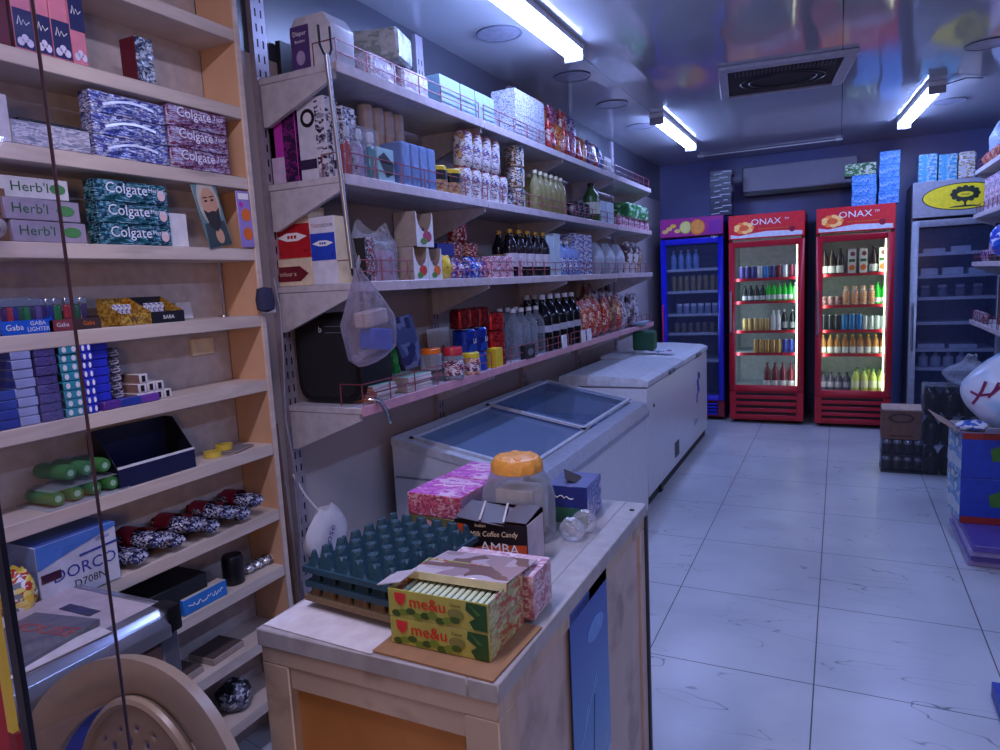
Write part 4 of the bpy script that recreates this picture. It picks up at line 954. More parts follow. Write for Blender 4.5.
o = bottle('oil_bottle', .03, .215, oil, M('cap pale', (220, 215, 180), .4), None, '', 'bottle')
yo = 3.443
for r in range(2): cyl_row(o, [yo+i*.075+.03*r for i in range(6)], -1.445-.08*r, z, 'clear yellow oil bottle, %s row, {}' % ('front', 'back')[r], 'yellow oil bottles')
o = jar('dark_jar', .04, .10, P('dark jar body', [(36, 34, 44), (70, 66, 80), (160, 150, 150)], 30, .25), black, None, '', 'jar'); yj = 4.042
cyl_row(o, [yj, yj+.1, yj+.2], -1.455, z, 'short dark jar on the second shelf, {}', 'short dark jars')
o = bottle('green_bottle', .055, .25, M('olive green', (60, 96, 50), .3), dark, M('pale label', (200, 205, 190), .5), 'tall olive green bottle on the second shelf', 'bottle'); o.location = (-1.46, 4.414, z)
for i, a in enumerate(((4.534, 0.152, 0.146), (4.708, 0.174, 0.147))): wall('pale_pack', a, z, .12, tb2, tb, tb, 'pale blue white pack on the second shelf, %s one' % ('left', 'right')[i], 'pack', 'pale blue white packs')
pk = P('pink white pack', [(200, 90, 130), (225, 200, 215), (170, 60, 100), (230, 225, 232)], 22, .3)
ypk = 4.943
for i in range(5):
    o = pbox('small_pink_pack', .165, .12, .07, pk, None, None, 'pink and white pack at the far end of the second shelf, %s' % od(i, 5), 'pack'); o.location = (-1.49, ypk+.1+.172*i, z); o.rotation_euler = (0, 0, HP); o['group'] = 'pink and white packs'
o = softpack('green_pack', .62, .2, .12, P('green pack print', [(30, 110, 50), (60, 150, 80), (190, 220, 190), (40, 120, 60)], 9, .3, 0, (.5, 1, 1)), 'long bright green pack lying on the pink packs at the far end'); o.location = (-1.52, ypk+.52, z+.0705); o.rotation_euler = (0, 0, HP)
# ---- third shelf
z = SZ[2]
dm = (-1.687, 0.215, 0.090); hc = dm[2]; w_ = dm[1]
o = near('hair_dye_carton', dm, z, .09, M('dye cream', (222, 204, 176), .45), cream, cream, 'cream hair dye carton with a maroon dart mark lying under the tall ones', 'carton', 1.82)
km = hc*.45
decal(o, [(-w_*.42, km), (-w_*.25, km+hc*.28), (w_*.25, km+hc*.28), (w_*.42, km), (w_*.25, km-hc*.28), (-w_*.25, km-hc*.28)], -.0456, M('dart maroon', (110, 24, 40), .4), 'dart_mark'); text(o, 'colour x', .022, 0, -.0464, km, cream)
dm = (-1.767, 0.028, 0.166)
o = near('hair_dye_carton', dm, z+hc+.001, .08, M('dye black', (24, 20, 30), .4), dark, dark, 'narrow black hair dye carton at the near end of the third shelf', 'carton', 1.84)
text(o, 'HER', .014, 0, -.041, dm[2]*.8, cream); decal(o, ell(0, dm[2]*.25, .011, .007, 14), -.0406, cream, 'oval_mark')
def dye(dm, zz, col, nm, y):
    w_, h_ = dm[1]-.002, dm[2]
    o = near('hair_dye_carton', dm, zz, .08, M('dye cream', (1,1,1)) if nm == 'red' else M('dye white', (214, 216, 230), .4), cream, M('dye top', (200, 190, 190), .5), '%s and %s COLOUR hair dye carton on the third shelf' % (nm, 'cream' if nm == 'red' else 'white'), 'carton', y)
    k0, k1 = (.003, h_*.68) if nm == 'red' else (h_*.36, h_*.76)
    decal(o, rec(-w_*.5+.001, w_*.5-.001, k0, k1), -.0406, M('dye '+nm, col, .4), nm+'_panel'); km = k0+(k1-k0)*.62; u = w_/.15
    decal(o, [(-w_*.42, km), (-w_*.15, km+.013*u), (w_*.15, km+.013*u), (w_*.42, km), (w_*.15, km-.013*u), (-w_*.15, km-.013*u)], -.0412, inkw, 'white_dart')
    for q in (-1, 0, 1): decal(o, rec((q*.014-.005)*u, (q*.014+.005)*u, km-.005*u, km+.005*u), -.0418, M('dye '+nm, (1,1,1)), 'window_square')
    text(o, 'TUS', .024*u, -w_*.29, -.0408, k1+(h_-k1)*.45, inkr); text(o, 'COLOUR', .022*u, w_*.15, -.0408, k1+(h_-k1)*.45, inkb, 'f', .95); text(o, 'G.c', .014*u, -w_*.36, -.0412, k0+(k1-k0)*.18, inkw); text(o, '5.5', .014*u, w_*.36, -.0412, k0+(k1-k0)*.18, inkw)
    return o
dye((-1.665, 0.158, 0.170), z+hc+.001, (180, 24, 36), 'red', 1.83)
dye((-1.527, 0.106, 0.220), z, (36, 70, 190), 'blue', 1.82)
o = wall('sachet_carton', (1.818, .05, .15), z, .07, P('dark sachet print', [(30, 30, 44), (70, 60, 80), (190, 180, 190), (140, 60, 60)], 40, .35), dark, dark, 'narrow dark printed carton right of the blue dye carton', 'carton'); o.location.y = 1.935
yb_ = 1.946+.08
for i in range(2):
    o = MB().box(-.04, .04, -.03, .03, 0, .11).build('pink_bottle', M('pale pink bottle', (222, 176, 196), .35), bevel=.014, seg=2); tag(o, 'pink bottle inside the clear bag on the third shelf, '+('left', 'right')[i], 'bottle', 'pink bottles in the bag'); o.location = (-1.475, yb_-.05+.095*i, z+.003); o.rotation_euler = (0, 0, HP)
    decal(o, ell(.01, .055, .015, .035, 16), -.0304, M('pink dark print', (190, 70, 110), .4), 'pink_oval')
mb = MB(); G = []
for j in range(13):
    q = j/12; row = []
    for i in range(24):
        a_ = 2*PI*i/24; k_ = 1+.05*math.sin(5*a_+7*q)+.04*math.sin(9*a_); sx_ = .125*(1-.12*q) if q < .75 else .125*(.9-.5*(q-.75)*2)
        zt = .17*q*(1+.25*(abs(math.cos(a_))**3)*q)
        row.append((sx_*k_*math.cos(a_), (.046 if q < .8 else .03)*k_*math.sin(a_), .001+zt))
    G.append(row)
tag(mb.surf(G, wrap=True).build('clear_carrier_bag', CL('carrier film', (236, 232, 240), .2, .15, .7, 30), None, (-1.475, yb_, z+.0005), (0, 0, HP)), 'clear carrier bag with pink bottles inside on the third shelf', 'bag')
# cut-open dispenser boxes
def dispenser(y, zz, w_, h, back, label, inner, X=-1.46):
    t = thing('dispenser_box', label, 'dispenser box', (X, y, zz), HP, 'cut-open dispenser boxes'); d = .1
    MB().box(-w_/2, -w_/2+.003, -d/2, d/2, 0, h).build('side_wall', M('grey card side', (170, 158, 150), .6), t); MB().box(w_/2-.003, w_/2, -d/2, d/2, 0, h).build('side_wall', M('grey card side', (1,1,1)), t)
    MB().box(-w_/2, w_/2, d/2-.003, d/2, 0, h).build('back_wall', kraft, t); MB().box(-w_/2, w_/2, -d/2, d/2, 0, .003).build('bottom', kraft, t)
    pts = [(-w_/2, 0), (w_/2, 0), (w_/2, h*.97)]+[(w_/2*math.cos(q*PI/10)*.9, h*.97-h*.55*math.sin(q*PI/10)) for q in range(0, 11)]+[(-w_/2, h*.97)]
    MB().prism(pts, -d/2-.001, -d/2+.001).build('front_wall', white, t)
    decal(t, ell(w_*.12, h*.3, w_*.26, h*.16, 14), -d/2-.0012, back, 'colour_print'); decal(t, ell(-w_*.1, h*.16, w_*.2, h*.09, 14), -d/2-.0018, M('green noodle print', (90, 140, 60), .4), 'green_print')
    for k in range(2):
        o = pbox('sachet', w_*.7, .02, h*.55, inner, None, None, '%s sachet inside the %s' % (('rear', 'front')[k], label.replace(' on the third shelf', '')), 'sachet'); o.location = (X-.012*k+.01, y, zz+.004); o.rotation_euler = (0, 0, HP); o['group'] = 'sachets in '+label[:30]
spk = P('red white print', [(200, 50, 50), (225, 215, 215), (60, 70, 140), (230, 225, 225)], 34, .35)
y1 = 2.226; y2 = 2.237
dispenser(y1, z, .1, .125, M('noodle red', (200, 60, 50), .4), 'lower left cut-open white dispenser box on the third shelf', spk)
dispenser(y1+.102, z, .098, .123, orange, 'lower right cut-open white dispenser box on the third shelf', spk)
dispenser(y1+.04, z+.1255, .12, .13, M('toy red blue', (170, 60, 90), .4), 'upper cut-open white dispenser box on the third shelf', spk)
o = pillow('yellow_pack', .1, .05, .1, P('yellow pack', [(230, 200, 50), (240, 220, 110), (220, 120, 40)], 24, .3), 'small yellow bag at the front of the third shelf beside the dispenser boxes', 'bag', 7); o.location = (-1.435, y1+.2, z); o.rotation_euler = (0, 0, HP)
pouch = [P('blue pouch', [(30, 60, 150), (50, 90, 190), (210, 210, 225), (30, 40, 110)], 20, .25), P('mixed pouch', [(40, 50, 120), (190, 60, 60), (220, 210, 215), (60, 100, 180)], 26, .25)]
pq = [pillow('sweet_pouch', .115, .045, .105, pouch[i], '', 'pouch', 11+i) for i in range(2)]
yq = 2.471
for i in range(6): put(pq[i % 2], (-1.44-.015*(i % 2), yq+.122*i, z+.002), 0, '%s sweet pouch leaning on the third shelf, %s' % (('blue', 'mixed colour')[i % 2], od(i, 6)), 'sweet pouches', rot=(-.35, random.uniform(-.05, .05), HP))
wall('blue_pouch_pack', (yq+.05, .14, .05), z+.10, .09, M('royal pouch', (36, 60, 160), .3), None, None, 'flat royal blue pack on top of the sweet pouches', 'pack', X=-1.47)
rt = P('red tin print', [(150, 30, 40), (180, 50, 60), (225, 210, 210), (130, 24, 34)], 26, .3)
yw = 2.894
for i in range(4):
    for j in range(2): o = wall('pink_white_box', (yw-.0+.085*i, .083, .05), z+.0505*j, .1, P('pink box print', [(214, 160, 180), (226, 210, 220), (180, 60, 90), (225, 215, 225)], 30, .4), None, None, 'pink and white small box, %s layer, %s' % (('lower', 'upper')[j], od(i, 4)), 'box', 'pink and white boxes')
yt = 2.771
for i in range(2):
    wall('tin_base_box', (yt+.15*i, .148, .075), z, .11, P('red box print', [(140, 40, 60), (170, 70, 90), (210, 190, 200)], 30, .4), None, None, 'red printed box behind the pouches carrying a tin, '+('left', 'right')[i], 'box', 'boxes under the red tins', X=-1.53)
o = can('red_tin', .058, .098, rt, M('tin maroon lid', (110, 30, 40), .3), '', 'tin')
for i, s in enumerate(('left of pair', 'right of pair')): put(o, (-1.595, yt+.15*i, z+.0755), HP, 'red and white round tin on the third shelf, '+s, 'red and white tins')
o = can('red_tin', .045, .105, rt, M('tin maroon lid', (1,1,1)), 'smaller red tin standing on top of the two red tins', 'tin'); o.location = (-1.595, yt+.075, z+.174)
sy = M('sauce dark', (26, 18, 24), .18); sl = M('sauce label', (190, 180, 186), .5)
o = bottle('sauce_bottle', .037, .235, sy, gold, sl, '', 'bottle', lz=(.22, .5)); y3 = 3.137-.03
for r in range(2): cyl_row(o, [y3+i*.105+.05*r for i in range(5-r)], -1.45-.085*r, z, 'dark sauce bottle with gold cap, %s row, {}' % ('front', 'back')[r], 'dark sauce bottles')
for i, (a, s) in enumerate((((3.576, 0.088, 0.220), 'left'), ((3.678, 0.100, 0.235), 'right'))): wall('pale_tall_pack', a, z, .1, tb2, tb, tb, 'tall pale blue white pack on the third shelf, %s one' % s, 'pack', 'tall pale packs')
o = bottle('blue_bottle', .045, .20, M('blue bottle body', (120, 140, 190), .25), white, P('blue label', [(40, 50, 120), (214, 214, 226), (60, 80, 160)], 30, .4), '', 'bottle', lz=(.1, .5)); y4 = 3.777
cyl_row(o, [y4, y4+.1, y4+.2], -1.45, z, 'pale blue bottle with white cap on the third shelf, {}', 'pale blue bottles')
bw = P('blue white box', [(205, 210, 226), (60, 80, 150), (214, 216, 228), (90, 110, 180)], 16, .4, 0, (.5, 1, 2)); y5 = 4.015
for i in range(2):
    for j in range(4): wall('small_blue_box', (y5+.02+.17*i, .165, .062), z+.0625*j, .12, bw, None, None, 'blue and white flat box, %s of the %s stack on the third shelf' % (lv(j, 4), ('left', 'right')[i]), 'box', 'stacked blue white boxes')
wb = CL('white film bag', (220, 224, 232), .75, .3, .5, 14, (205, 212, 224)); y6 = 4.519
pb = [blob('white_bag', .235, .15, .21, wb, '', 'bag', 20, knot=False), pillow('coffee_bag', .16, .08, .24, P('brown white bag', [(214, 208, 206), (220, 216, 214), (100, 60, 60), (60, 50, 60)], 14, .4), '', 'bag', 22), pillow('brown_bag', .15, .08, .22, P('tan bag', [(150, 110, 80), (210, 190, 160), (70, 70, 110)], 16, .4), '', 'bag', 23)]
for i in range(3): put(pb[0], (-1.50, y6+.25*i, z), HP, 'plump white film bag on the third shelf, %s' % od(i, 3), 'white film bags')
for i in range(2): put(pb[1], (-1.46, y6+.70+.165*i, z), HP, 'white and brown coffee bag on the third shelf, %s one' % ('left', 'right')[i], 'coffee bags')
put(pb[2], (-1.47, y6+1.02, z), HP, 'tan bag at the far end of the third shelf')
# ---- lowest shelf
z = SZ[3]
dm = (-1.582, 0.282, 0.318); wh = dm[1]/2
t = thing('portable_speaker', 'large black rounded portable speaker at the near end of the lowest shelf', 'speaker', (dm[0], 1.95, z)); hh_ = dm[2]/2-.004
pts = [(wh*(abs(math.cos(a))**.4)*(1 if math.cos(a) >= 0 else -1), hh_+.002+hh_*(abs(math.sin(a))**.45)*(1 if math.sin(a) >= 0 else -1)) for a in [2*PI*i/40 for i in range(40)]]
spkb = M('speaker black', (14, 14, 18), .45)
MB().prism(pts, -.09, .09).build('body', spkb, t, bevel=.016, seg=3)
decal(t, [(a*.86, hh_+(b-hh_)*.86) for a, b in pts], -.0905, M('speaker grille', (22, 22, 28), .7, bump=.4, scale=300), 'grille')
text(t, 'b', .03, -wh*.15, -.0925, hh_*1.66, inkw); decal(t, rec(-.0, wh*.55, hh_*1.72, hh_*1.735), -.092, inkgrey, 'mark_line'); decal(t, rec(-.0, wh*.55, hh_*1.58, hh_*1.595), -.092, inkgrey, 'mark_line')

# picture book, cards, gift bag
o = pbox('picture_book', .15, .012, .215, P('book blue print', [(52, 64, 120), (80, 96, 150), (120, 136, 186), (44, 54, 104)], 5, .2, 0, (1, 1, .6)), black, black, 'blue picture book in film leaning back on the lowest shelf', 'book'); o.location = (-1.56, 2.359, z+.061); o.rotation_euler = (-.22, -.1, HP-.1)
decal(o, rec(-.074, -.062, .001, .214), -.0066, black, 'dark_spine')
o = blob('gift_bag', .12, .05, .19, CL('green gift film', (30, 130, 60), .7, .15, .8, 26, (40, 160, 80)), 'crinkled green film gift pack behind the notebooks on the lowest shelf', 'gift pack', 31, knot=False); o.location = (-1.60, 2.223, z)
o = pbox('white_board_card', .2, .004, .19, white, None, None, 'plain white card standing behind the jars on the lowest shelf', 'card'); o.location = (-1.70, 2.802+.01, z); o.rotation_euler = (-.06, 0, HP)
decal(o, ell(.03, .075, .02, .03, 16), -.0025, inkb, 'dark_oval')
o = pbox('price_card', .06, .004, .12, white, None, None, 'small white card between the speaker and the green gift pack', 'card'); o.location = (-1.66, 2.255, z); o.rotation_euler = (-.1, 0, HP)
nb1, nb2, nb3 = M('notebook orange', (190, 120, 90), .6), M('page edge', (205, 196, 196), .8), M('notebook green', (140, 180, 160), .5)
for i in range(5):
    o = pbox('notebook', .13, .16, .011, nb2, nb1, (nb3 if i == 4 else nb2), 'thin notebook with orange spine on the lowest shelf, %s of the left pile' % lv(i, 5), 'notebook'); o.location = (-1.50+random.uniform(-.006, .006), 1.961, z+.0115*i); o.rotation_euler = (0, 0, HP+random.uniform(-.06, .06)); o['group'] = 'left notebook pile'
for i in range(5):
    o = pbox('notebook', .17, .16, .011, nb2, nb2, (nb3 if i == 4 else nb2), 'thin pale notebook on the lowest shelf, %s of the right pile' % lv(i, 5), 'notebook'); o.location = (-1.51+random.uniform(-.006, .006), 2.174+.02, z+.0115*i); o.rotation_euler = (0, 0, HP+random.uniform(-.05, .05)); o['group'] = 'right notebook pile'
cj = CL('sweet jar plastic', (235, 232, 235), .2, .1)
for px, c, nm, h, lab, X, y, in_ in ((0, orange, 'orange', .085, None, -1.46, 2.334, 0), (0, M('jar red lid', (190, 44, 56), .35), 'red', .135, 1, -1.43, 2.454, 1), (0, M('jar yellow lid', (220, 200, 50), .35), 'yellow', .095, 1, -1.435, 2.612, 2)):
    o = jar('sweet_jar', .043, h, cj if in_ < 2 else P('jar sweets', [(180, 60, 60), (225, 200, 190), (220, 180, 60)], 60, .3), c, P('jar label '+nm, [(222, 222, 230), (225, 225, 232), (170, 40, 60), (60, 60, 90)], 44, .4) if lab else None, '', 'jar', .24)
    put(o, (X, y, z+(.0565 if in_ == 0 else 0)), HP, 'clear sweet jar with %s lid near the front of the lowest shelf' % nm)
rd = P('dark red tin', [(120, 26, 36), (150, 44, 44), (100, 18, 28)], 24, .16, .65); bt = P('blue tin', [(30, 56, 160), (44, 84, 190), (26, 44, 130)], 10, .2, .5, (1, 1, .4))
yT = 2.621
o = can('blue_tin', .052, .11, bt, silver, '', 'tin'); text(o, 'Lil', .03, 0, -.053, .055, inkw)
o2 = can('blue_jar', .045, .085, P('blue sparkle', [(30, 60, 170), (60, 110, 210), (30, 50, 130)], 50, .25), navy, '', 'tin')
cyl_row(o2, [yT+.02, yT+.13], -1.475, z, 'glittery blue canister carrying a blue tin on the lowest shelf, {}', 'glittery blue canisters')
cyl_row(o, [yT+.02, yT+.13], -1.475, z+.086, 'blue tin in the middle of the left tin stack, {}', 'blue tins')
o3 = can('dark_red_tin', .045, .085, rd, M('dark red lid', (96, 24, 34), .25, .5), '', 'tin')
cyl_row(o3, [yT-.01, yT+.085, yT+.18], -1.475, z+.1975, 'dark red tin on top of the blue tins, {}', 'dark red tins')
rt2 = P('bright red tin', [(180, 32, 42), (205, 62, 62), (150, 22, 32)], 24, .18, .6)
o = can('red_round_tin', .068, .083, rt2, M('dark red lid', (1,1,1)), '', 'tin')
for i in range(3): put(o, (-1.49, yT+.31, z+.084*i), HP, 'large red round tin on the lowest shelf, %s of stack' % lv(i, 3), 'large red tins')
o = pbox('yellow_carton', .07, .05, .09, yellow, None, None, 'small yellow carton in front of the red tin stack', 'carton'); o.location = (-1.43, yT+.22, z); o.rotation_euler = (0, 0, HP)
wt = CL('water bottle', (228, 238, 245), .12, .06, .5, 60)
o = bottle('water_bottle', .045, .255, wt, white, None, '', 'bottle', .3); yb = 3.188
for r in range(2): cyl_row(o, [yb-.03+i*.098+.05*r for i in range(4-r)], -1.475-.1*r, z, 'clear plastic bottle with white cap on the lowest shelf, %s row, {}' % ('front', 'back')[r], 'clear plastic bottles')
o = pbox('black_label_box', .12, .03, .07, dark, None, None, 'dark box with pale emblem in front of the clear bottles', 'box'); o.location = (-1.415, yb+.0, z); o.rotation_euler = (0, 0, HP); decal(o, ell(0, .035, .035, .018, 16), -.0156, inkgrey, 'emblem')
cola = M('cola dark', (12, 10, 14), .15); o = bottle('cola_bottle', .056, .31, cola, white, M('cola label', (170, 168, 176), .5), '', 'bottle', .28, .6, lz=(.34, .46)); yc_ = 3.587
for r in range(2): cyl_row(o, [yc_-.045+i*.116+.058*r for i in range(5-r)], -1.475-.118*r, z, 'large dark bottle with white cap on the lowest shelf, %s row, {}' % ('front', 'back')[r], 'large dark bottles')
for i, d_ in enumerate((.12, .45, .56)):
    o = pbox('price_tag_card', .08, .004, .075, white, None, None, 'white card propped against the dark bottles, %s' % od(i, 3), 'card'); o.location = (-1.405, yc_-.02+d_, z+(.0 if i == 0 else .09) if False else z); o.rotation_euler = (-.04, 0, HP)
bags = [P('crisp red', [(190, 36, 40), (220, 120, 90), (160, 24, 30), (235, 210, 190)], 20, .22, .1), P('crisp dark', [(40, 34, 44), (90, 80, 96), (190, 180, 190)], 16, .3), P('crisp white', [(206, 206, 216), (60, 56, 80), (214, 212, 220)], 14, .3), P('crisp maroon', [(130, 34, 40), (90, 60, 50), (190, 150, 110)], 16, .3)]
bn = ['red', 'dark', 'white and dark', 'maroon']
bp = [pillow('crisp_bag', .15, .06, .25, bags[i], '', 'snack bag', 40+i) for i in range(4)]
yr = 4.083
for i, (c, dy, l) in enumerate(((0, 0, 0), (0, .155, 0), (0, .31, 0), (0, .465, 0), (3, .62, 0), (0, .775, 0), (2, .93, 0), (1, 1.085, 0), (2, 1.24, 0), (3, .54, 1), (1, .72, 1), (1, .90, 1), (1, 1.08, 1))):
    put(bp[c], (-1.455 if not l else -1.60, yr+.06+dy, z+.006 if not l else z+.10), 0, '%s crisp bag on the lowest shelf, %s row, %s' % (bn[c], ('front', 'upper back')[l], od(i if not l else i-9, 9 if not l else 4)), 'crisp bags', rot=(random.uniform(-.12, .0), random.uniform(-.06, .06), HP+random.uniform(-.12, .12)))
o = MB().lathe([(.0, .02), (.09, .0), (.13, .02), (.135, .03)], 24, sx=.7, sy=1.3).build('pale_tray', M('tray blue grey', (150, 165, 185), .35)); tag(o, 'pale oval tray sticking out at the far end of the lowest shelf', 'tray'); o.location = (-1.44, 5.497-.1, z+.001)
# pliers on the shelf edge
t = thing('pliers', 'small steel pliers hanging over the front edge of the lowest shelf', 'pliers', (-1.388, 1.886, 1.065), 0)
mb = MB().tube([(-.03, -.025, .02), (.0, -.01, .012), (.012, .0, -.02), (.016, .02, -.07)], [.005, .006, .006, .005], 8).tube([(-.03, .005, .02), (.0, .0, .012), (.012, .008, -.02), (.016, .03, -.065)], [.005, .006, .006, .005], 8); mb.build('jaws_and_handles', chrome, t)
MB().lathe([(.008, 0), (.008, .008)], 12, (-.002, -.004, .01)).build('pivot', silver, t)

# fork-topped reaching pole with a hanging clear bag
xr, ya_, yb_ = -1.375, 1.724, 1.767
t = thing('reaching_pole', 'steel reaching pole with a forked top leaning against the wall shelves', 'pole', (xr, yb_, 1.52)); dy = ya_-yb_; H_ = 2.148-1.52
MB().tube([(0, 0, 0), (0, dy, H_)], .0075, 10).build('shaft', silver, t)
MB().tube([(0, dy-.028, H_+.075), (0, dy-.026, H_+.02), (0, dy-.012, H_), (0, dy+.012, H_), (0, dy+.026, H_+.02), (0, dy+.024, H_+.085)], .004, 8).build('fork', dark, t)
MB().tube([(0, 0, 0), (0, .002, -.02), (.004, .01, -.03), (.008, .018, -.022)], .005, 8).build('hook', dark, t)
t = thing('hanging_bag', 'clear plastic carrier bag hanging from the reaching pole', 'bag', (-1.355, yb_+.05, 1.23))
G = []; rnd = random.Random(5)
for j in range(17):
    q = j/16; row = []
    wy = (.10+.02*math.sin(PI*q)) if q < .45 else max(.012, .115*(1-(q-.45)/.55)**.8)
    wx = .055 if q < .4 else max(.01, .055*(1-(q-.4)/.6))
    for i in range(32):
        a = 2*PI*i/32; k = 1+(.10*math.sin(11*a)+.06*math.sin(17*a+2))*min(1, .25+q)
        row.append((wx*k*math.cos(a)*(.7 if j == 0 else 1), wy*k*math.sin(a)*(.75 if j == 0 else 1)+(-.05*q*q), .29*q+.02*math.sin(a)*(1-q)))
    G.append(row)
MB().surf(G, wrap=True).poly(G[0][::-1]).build('film', CL('hanging film', (238, 234, 240), .13, .2, .6, 18, (215, 205, 215)), t)
MB().tube([(0, -.05, .29), (.004, -.05, .31), (.006, -.045, .325), (.004, -.04, .31), (0, -.05, .28)], .004, 6).build('handle_loop', film, t)
o = softpack('blue_pack', .12, .05, .07, M('pack blue', (24, 90, 210), .35), 'blue pack inside the hanging clear bag'); o.location = (-1.355, yb_+.07, 1.255); o.rotation_euler = (0, .12, HP)
o = softpack('white_pack', .12, .05, .05, M('pack beige', (205, 186, 176), .5), 'beige white pack lying on the blue pack inside the hanging bag'); o.location = (-1.355, yb_+.055, 1.335); o.rotation_euler = (0, -.1, HP)
# white bag and stick between the shelving and the counter
o = blob('white_shop_bag', .21, .07, .18, M('white shop bag', (214, 210, 216), .45, bump=.3, scale=12), 'white plastic bag with blue print hanging behind the egg trays', 'bag', 9, knot=False); o.location = (-1.61, 1.789+.02, .52); o.rotation_euler = (0, 0, HP)
MB().tube([(-.02, .0, .17), (-.03, .05, .23), (-.02, .11, .30)], .004, 6).build('handle_loop', M('white shop bag', (1,1,1)), o); text(o, 'Rose', .045, -.03, -.042, .09, inkblue, 'f', 1., 1.); 
tag(MB().tube([(-1.715, 1.76, 0), (-1.70, 1.715, .8)], .010, 8).tube([(-1.70, 1.715, .8), (-1.69, 1.70, 1.02)], .008, 8).build('broom_stick', M('stick brown', (120, 90, 76), .6)), 'thin brown stick standing behind the white bag beside the plywood shelving', 'stick')
tag(MB().tube([(-1.6, 1.66, 1.5), (-1.585, 1.66, 1.4), (-1.59, 1.66, 1.25), (-1.6, 1.655, 1.05), (-1.58, 1.665, .8), (-1.6, 1.66, .5)], .004, 6).build('hanging_cable', M('grey cable', (130, 126, 136), .5)), 'grey cable hanging down the end of the plywood shelving', 'cable')
o = MB().lathe([(.0, 0), (.03, .01), (.034, .04), (.026, .075), (.0, .08)], 16, sx=.7).build('cloth_wad', M('navy cloth', (44, 44, 76), .8)); tag(o, 'dark navy cloth wad tucked at the end of the plywood shelving', 'cloth'); o.location = (-1.585, 1.600, 1.395)
MB().poly([(0, -.02, 0), (.01, .03, .0), (.006, .03, .045)]).build('white_corner', white, o)

# ================================================================== COUNTER AND WHAT LIES ON IT
KX0, KX1, KY0, KY1, KZ = -.868, -.416, .785, 1.61, .9
cw = WOOD('counter wood', (170, 150, 130), (190, 170, 152), (2, 14, 2), .5, (96, 74, 66)); ct = WOOD('counter top wood', (146, 144, 146), (166, 163, 165), (9, 1.6, 2), .45, (120, 104, 104)); cpn = WOOD('counter panel', (168, 112, 58), (190, 132, 74), (3, 3, 1.5), .5)
t = thing('counter', 'pale worn wooden counter with framed front and side panels', 'counter', ((KX0+KX1)/2, (KY0+KY1)/2, 0)); cx, cy = t.location[0], t.location[1]
def kp(name, x0, x1, y0, y1, z0, z1, m, par=None, bevel=.002): return MB().box(x0-cx, x1-cx, y0-cy, y1-cy, z0, z1).build(name, m, par or t, bevel=bevel)
kp('top', KX0, KX1-.05, KY0, KY1, KZ-.03, KZ, ct)
kp('top_strip', KX1-.05, KX1, KY0, KY1, KZ-.03, KZ, M('top strip wood', (160, 158, 160), .45)); kp('top_edge', KX0+.004, KX1-.004, KY0+.004, KY1-.004, KZ-.06, KZ-.03, cw)
f = kp('front_panel', KX0+.05, KX1-.05, KY0+.022, KY0+.036, .05, KZ-.06, cpn)
for x0, x1, z0, z1 in ((KX0+.004, KX0+.06, .0, KZ-.06), (KX1-.06, KX1-.004, .0, KZ-.06)): kp('front_post', x0, x1, KY0+.004, KY0+.03, z0, z1, cw)
kp('front_rail', KX0+.06, KX1-.06, KY0+.008, KY0+.03, KZ-.10, KZ-.06, cw); kp('front_rail', KX0+.06, KX1-.06, KY0+.008, KY0+.03, .02, .1, cw)
sw = WOOD('counter side wood', (176, 158, 150), (192, 176, 168), (3, 3, 2), .5, (120, 100, 96))
kp('side_panel', KX1-.03, KX1-.012, KY0+.03, KY1-.01, .02, KZ-.06, sw); kp('side_panel', KX0+.008, KX0+.024, KY0+.03, KY1-.01, .02, KZ-.06, cw)
kp('side_post', KX1-.03, KX1-.004, KY0+.03, KY0+.07, 0, KZ-.06, cw); kp('side_post', KX1-.03, KX1-.004, KY1-.05, KY1-.012, 0, KZ-.06, sw)
kp('edge_trim', KX1-.008, KX1+.003, KY1-.012, KY1, 0, KZ-.03, M('dark aluminium', (70, 72, 84), .35, .5)); kp('back_panel', KX0+.03, KX1-.03, KY1-.025, KY1-.012, .02, KZ-.06, cw)
for px, py in ((0, 0),): pass
for y in (KY1-.06, KY0+.02): MB().lathe([(.006, 0), (.006, .002)], 10, (KX1-.02-cx, y-cy, KZ)).build('nail_head', dark, t)
# blue poster on the side
pm, nt, out = _new('poster blue'); b = nt.nodes.new('ShaderNodeBsdfPrincipled'); b.inputs['Roughness'].default_value = .35
sx = nt.nodes.new('ShaderNodeSeparateXYZ'); tc = nt.nodes.new('ShaderNodeTexCoord'); nt.links.new(tc.outputs['Object'], sx.inputs[0])
mr = nt.nodes.new('ShaderNodeMapRange'); mr.inputs['From Min'].default_value = 0; mr.inputs['From Max'].default_value = .48; nt.links.new(sx.outputs['Z'], mr.inputs[0])
nt.links.new(_ramp(nt, mr.outputs[0], [(0, (120, 160, 196)), (.45, (60, 120, 190)), (1, (20, 60, 160))]), b.inputs['Base Color']); nt.links.new(b.outputs[0], out.inputs[0])
py0, py1 = 1.075, 1.29
o = MB().box(-(py1-py0)/2, (py1-py0)/2, -.0015, 0, 0, .48).build('poster', pm, None, (KX1-.0055, (py0+py1)/2, .385), (0, 0, HP)); tag(o, 'blue advertising poster stuck on the right side of the counter', 'poster')
for i, (a, z0, s, sh) in enumerate((('snow', .40, .05, .3), ('ice cool', .30, .035, .2))): pass
for k, (x0, z0, x1, z1, w_) in enumerate(((-.02, .02, .01, .26, .0035), (-.07, .2, .03, .30, .002), (-.05, .22, -.03, .26, .002), (.0, .26, .03, .28, .002), (.04, .1, .08, .13, .004), (.05, .06, .09, .10, .004))):
    decal(o, [(x0, z0), (x0+w_*1.4, z0), (x1+w_*1.4, z1), (x1, z1)], -.0017, M('poster dark line', (30, 60, 110), .4) if k == 0 else M('poster pale line', (150, 190, 225), .4), 'line_print', .0004)
